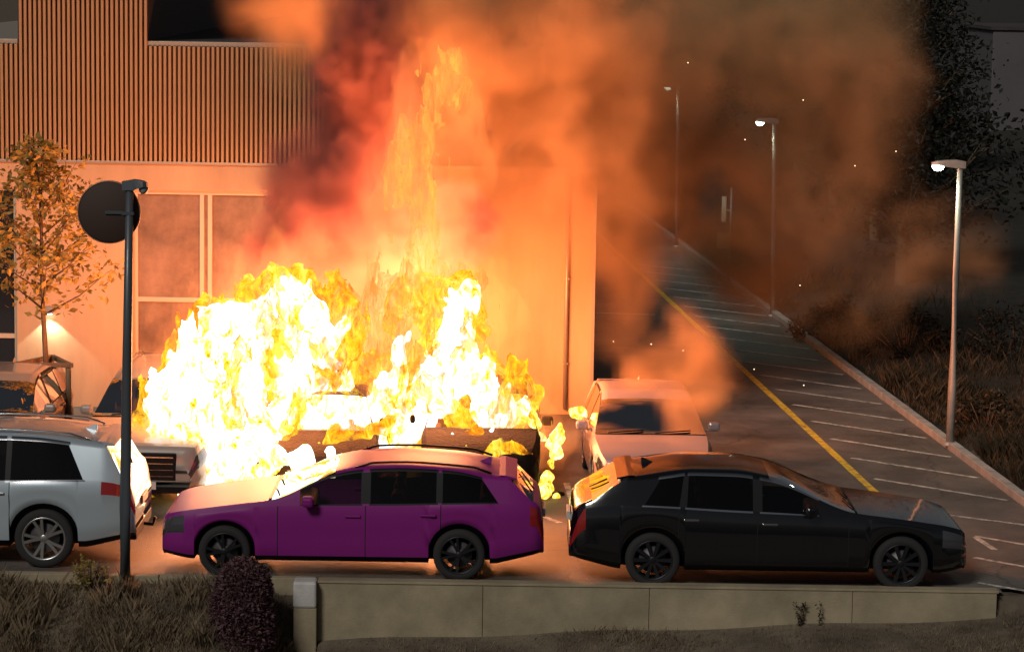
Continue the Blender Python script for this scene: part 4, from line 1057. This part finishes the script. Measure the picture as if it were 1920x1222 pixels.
tg = tag(empty('tree_guard', (tgx, TY, 0)), 'wooden post and rail guard around the young tree', 'tree guard')
hwx = 0.42
pm_ = MB().tube([(0, 0, -0.1), (0, 0, tgz)], 0.045, 10).mesh('post', WOOD)
for sx, sy in ((-1, -0.35), (1, -0.35), (0, 0.5)): link('post', pm_, tg, (sx * hwx, sy, 0))
for (a, b) in (((-hwx - .08, -.35), (hwx + .08, -.35)), ((-hwx, -.35), (0, .5)), ((hwx, -.35), (0, .5))):
    aa = Vector((a[0], a[1], tgz - 0.03)); bb = Vector((b[0], b[1], tgz - 0.03)); d = bb - aa
    o = MB().box(0, d.length, -0.06, -0.045 + .06, -0.035, 0.035, 0.006).build('rail', WOOD, tg, aa, math.atan2(d.y, d.x))
MB().tube([(-hwx, -.35, tgz * .66), (0.02, 0.02, tgz * .68), (hwx, -.35, tgz * .66)], 0.012, 6).build('tie', mat('tie_strap', (.06, .05, .04), .8), tg)

def shrub(name, label, base, rx, ry, rz, n, lsize, m, seed, group=None, cat='shrub', dome=True, nst=14):
    rng = random.Random(seed); t = tag(empty(name, base), label, cat, group)
    st = MB(); pts = []
    for i in range(nst):
        az = rng.uniform(0, 6.28); k = math.sqrt(rng.random()) * 0.85; e = Vector((rx * k * math.cos(az), ry * k * math.sin(az), rz * math.sqrt(max(0.05, 1 - k * k)) * rng.uniform(.8, 1)))
        st.tube([(e.x * .15, e.y * .15, -0.1), (e.x * .6, e.y * .6, e.z * .5), e], [0.014, 0.01, 0.004], 5)
    st.build('stem', BARK, t)
    cl_ = [(rng.uniform(-1, 1), rng.uniform(-1, 1), rng.uniform(-.1, 1)) for _ in range(60)]
    cl_ = [c for c in cl_ if c[0] ** 2 + c[1] ** 2 + c[2] ** 2 < 1]
    for i in range(n):
        if dome == 'tall':
            zz = rng.random() ** 0.8; az = rng.uniform(0, 6.283); rd = math.sqrt(max(0, 1 - zz ** 5)) * (0.55 + 0.45 * rng.random() ** 0.4) * (1 + 0.10 * math.sin(az * 3 + zz * 9))
            pts.append((rx * rd * math.cos(az), ry * rd * math.sin(az), rz * zz)); continue
        c = rng.choice(cl_); l = math.sqrt(sum(v * v for v in c)) + 1e-6; f = (0.45 + 0.55 * min(1, l)) / l if dome else 1
        pts.append((c[0] * f * rx + rng.gauss(0, .12) * rx, c[1] * f * ry + rng.gauss(0, .12) * ry, max(0.0, c[2] * f * rz + rng.gauss(0, .10) * rz)))
    cb = MB(); vs, fs = leaf_cloud(pts, lsize, rng); cb.add(vs, fs); cb.build('crown', m, t)
    return t
# rounded shrub on the bank in front of the estate's bonnet
sy_ = 32.4; sb = at(456, 1215, sy_); stp = at(456, 1040, sy_)
shrub('round_shrub', 'dark rounded shrub in front of the front wheel of the purple-tinted estate', (sb.x, sy_, sb.z - 0.05), 0.38, 0.34, stp.z - sb.z, 9500, 0.034, LEAF_B, 4, dome='tall')
sp_ = at(165, 1078, WY - 0.05)
shrub('twiggy_shrub', 'small twiggy shrub at the rear wheel of the silver car', (sp_.x, BY - 0.25, -0.12), 0.34, 0.2, 0.40, 330, 0.034, LEAF, 8, dome=False)
# dark trees and bushes on the slope beyond the verge
dk = [('dark_tree', 'broad dark tree far behind the second street lamp', 1560, 82, 7.0, 3.2, 41), ('dark_tree', 'tall dark tree at the top corner beside the far building', 1715, 92, 8.0, 2.0, 42), ('dark_tree', 'dark tree just beyond the smoky road sign', 1440, 96, 8.0, 3.0, 43), ('dark_tree', 'low dark tree behind the nearest lamp pole', 1690, 64, 5.0, 2.4, 44), ('dark_tree', 'dark tree up the slope right of the second street lamp', 1640, 74, 5.6, 2.3, 45)]
for nm, lb, px_, Y_, h_, cr, sd_ in dk:
    X_ = (px_ - 960) / FPX * Y_
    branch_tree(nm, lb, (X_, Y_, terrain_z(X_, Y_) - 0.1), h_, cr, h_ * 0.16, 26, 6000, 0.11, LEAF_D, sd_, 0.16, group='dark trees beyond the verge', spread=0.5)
bs_ = [('dry_bush', 'straw coloured bush right of the nearest lamp foot', 1850, 770, .7, .55, DRY, 51), ('dark_bush', 'dark bush on the verge up the slope from the nearest lamp', 1700, 640, 1.0, .9, LEAF_D, 52), ('dark_bush', 'dark bush near the kerb below the second lamp', 1560, 600, .9, .8, LEAF_D, 53), ('dark_bush', 'dark bush at the picture edge above the dry bush', 1905, 660, 1.2, 1.0, LEAF_D, 54)]
for nm, lb, px_, py_, r_, h_, m_, sd_ in bs_:
    p = ground(px_, py_, 0.4)
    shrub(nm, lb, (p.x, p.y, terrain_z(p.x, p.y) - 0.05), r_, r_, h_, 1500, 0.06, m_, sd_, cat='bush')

def blades(name, label, fn, n, hmin, hmax, m, seed, w=0.012):
    rng = random.Random(seed); vs = []; fs = []
    k = 0
    while k < n:
        p = fn(rng)
        if p is None: continue
        x, y = p[0], p[1]; f = p[2] if len(p) > 2 else 1.0; z = terrain_z(x, y) - 0.01; h = rng.uniform(hmin, hmax) * f
        a = rng.uniform(0, 6.28); dx, dy = math.cos(a) * w, math.sin(a) * w; lx, ly = rng.gauss(0, .3) * h, rng.gauss(0, .3) * h
        b = len(vs)
        vs += [(x - dx, y - dy, z), (x + dx, y + dy, z), (x + dx * .6 + lx * .4, y + dy * .6 + ly * .4, z + h * .6), (x + lx, y + ly, z + h)]
        fs += [(b, b + 1, b + 2), (b, b + 2, b + 3)]; k += 1
    mb = MB(); mb.add(vs, fs); o = mb.build(name, m); tag(o, label, 'grass', kind='stuff'); return o
def clump(x, y): return math.sin(x * 2.1 + 1.3 * math.sin(y * 1.7)) * math.sin(y * 2.7 + x * .8)
def bankp(rng):
    x = rng.uniform(-7.0, XP - 0.30); y = rng.uniform(30.4, BY - 0.14)
    c = clump(x, y)
    return (x, y, 0.6 + 0.8 * max(0, c)) if rng.random() < 0.55 + 0.45 * c else None
blades('grass', 'rough unmown grass covering the bank below the silver car', bankp, 30000, 0.06, 0.20, GRASS, 61, 0.006)
def frontp(rng):
    x = rng.uniform(XP - .3, 8.0); y = rng.uniform(30.2, WY - 0.06)
    return (x, y, 0.5 + 0.5 * max(0, clump(x * .7, y))) if rng.random() < 0.6 + 0.4 * clump(x, y) else None
blades('grass', 'short grass strip at the foot of the retaining wall', frontp, 22000, 0.04, 0.14, GRASS, 62, 0.005)
def vergep(rng):
    y = rng.uniform(33.5, 66) if rng.random() < .4 else rng.uniform(34, 50); x = kerb_x(y) + 0.25 + abs(rng.gauss(0, 1.6))
    c = clump(x * .8, y * .8); dry = 1.0
    return (x, y, 0.5 + 1.0 * max(0, c)) if rng.random() < 0.5 + 0.5 * c else None
blades('grass', 'tall dry grass on the verge outside the kerb', vergep, 24000, 0.10, 0.38, DRY, 63, 0.007)
cl_pts = [(rng_.uniform(-6.6, XP - 0.7), rng_.uniform(31.6, BY - 0.25)) for rng_ in [random.Random(77)] for _ in range(22)]
def tuftp(rng):
    c = rng.choice(cl_pts); return (min(XP - 0.3, c[0] + rng.gauss(0, .07)), min(BY - 0.14, c[1] + rng.gauss(0, .07)), rng.uniform(.6, 1.2))
STRAW = leafmat('straw_blade', (0.15, 0.11, 0.065), (0.34, 0.25, 0.15))
blades('grass', 'pale straw tufts standing out of the rough grass bank', tuftp, 2200, 0.14, 0.36, STRAW, 64, 0.005)
# two dark weeds against the wall
for i, (px_, hgt, lb) in enumerate(((1500, 0.30, 'bushy dark weed growing against the retaining wall'), (1537, 0.31, 'single dark stalk of weed against the retaining wall'))):
    p = at(px_, 1160, WY - 0.06); z = terrain_z(p.x, WY - 0.06); w_ = tag(empty('weed', (p.x, WY - 0.07, z)), lb, 'weed'); rng = random.Random(70 + i)
    s_ = MB(); pts = []
    for k in range(4 if i == 0 else 1):
        ex = rng.uniform(-.09, .06) if i == 0 else 0.0; s_.tube([(0, 0, -.03), (ex * .5, 0, hgt * .5), (ex, -.01, hgt * rng.uniform(.7, 1))], [0.008, 0.006, 0.003], 5)
        for q in range(34): tt = rng.random(); pts.append((ex * tt + rng.gauss(0, .014), rng.gauss(0, .014), hgt * tt))
    s_.build('stem', BARK, w_); cb = MB(); vs, fs = leaf_cloud(pts, .022, rng); cb.add(vs, fs); cb.build('leaves', LEAF_D, w_)
# glowing sparks carried by the smoke
SPK = emit('spark', (1.0, 0.75, 0.4), 2.5)
spm = MB(); spm.lathe([(0.0005, -.011), (.008, -.006), (.011, 0), (.008, .006), (.0005, .011)], 6)
spmesh = spm.mesh('spark', SPK); rng = random.Random(5)
for (px_, py_) in ((1290, 118), (1397, 262), (1506, 188), (1680, 284), (1603, 311), (1500, 535), (1221, 645), (1281, 657), (1414, 692), (1507, 722), (1150, 640)):
    o = link('spark', spmesh, None, at(px_, py_, rng.uniform(41, 47)))
    tag(o, 'tiny glowing spark drifting in the smoke', 'spark', 'sparks drifting from the fire')
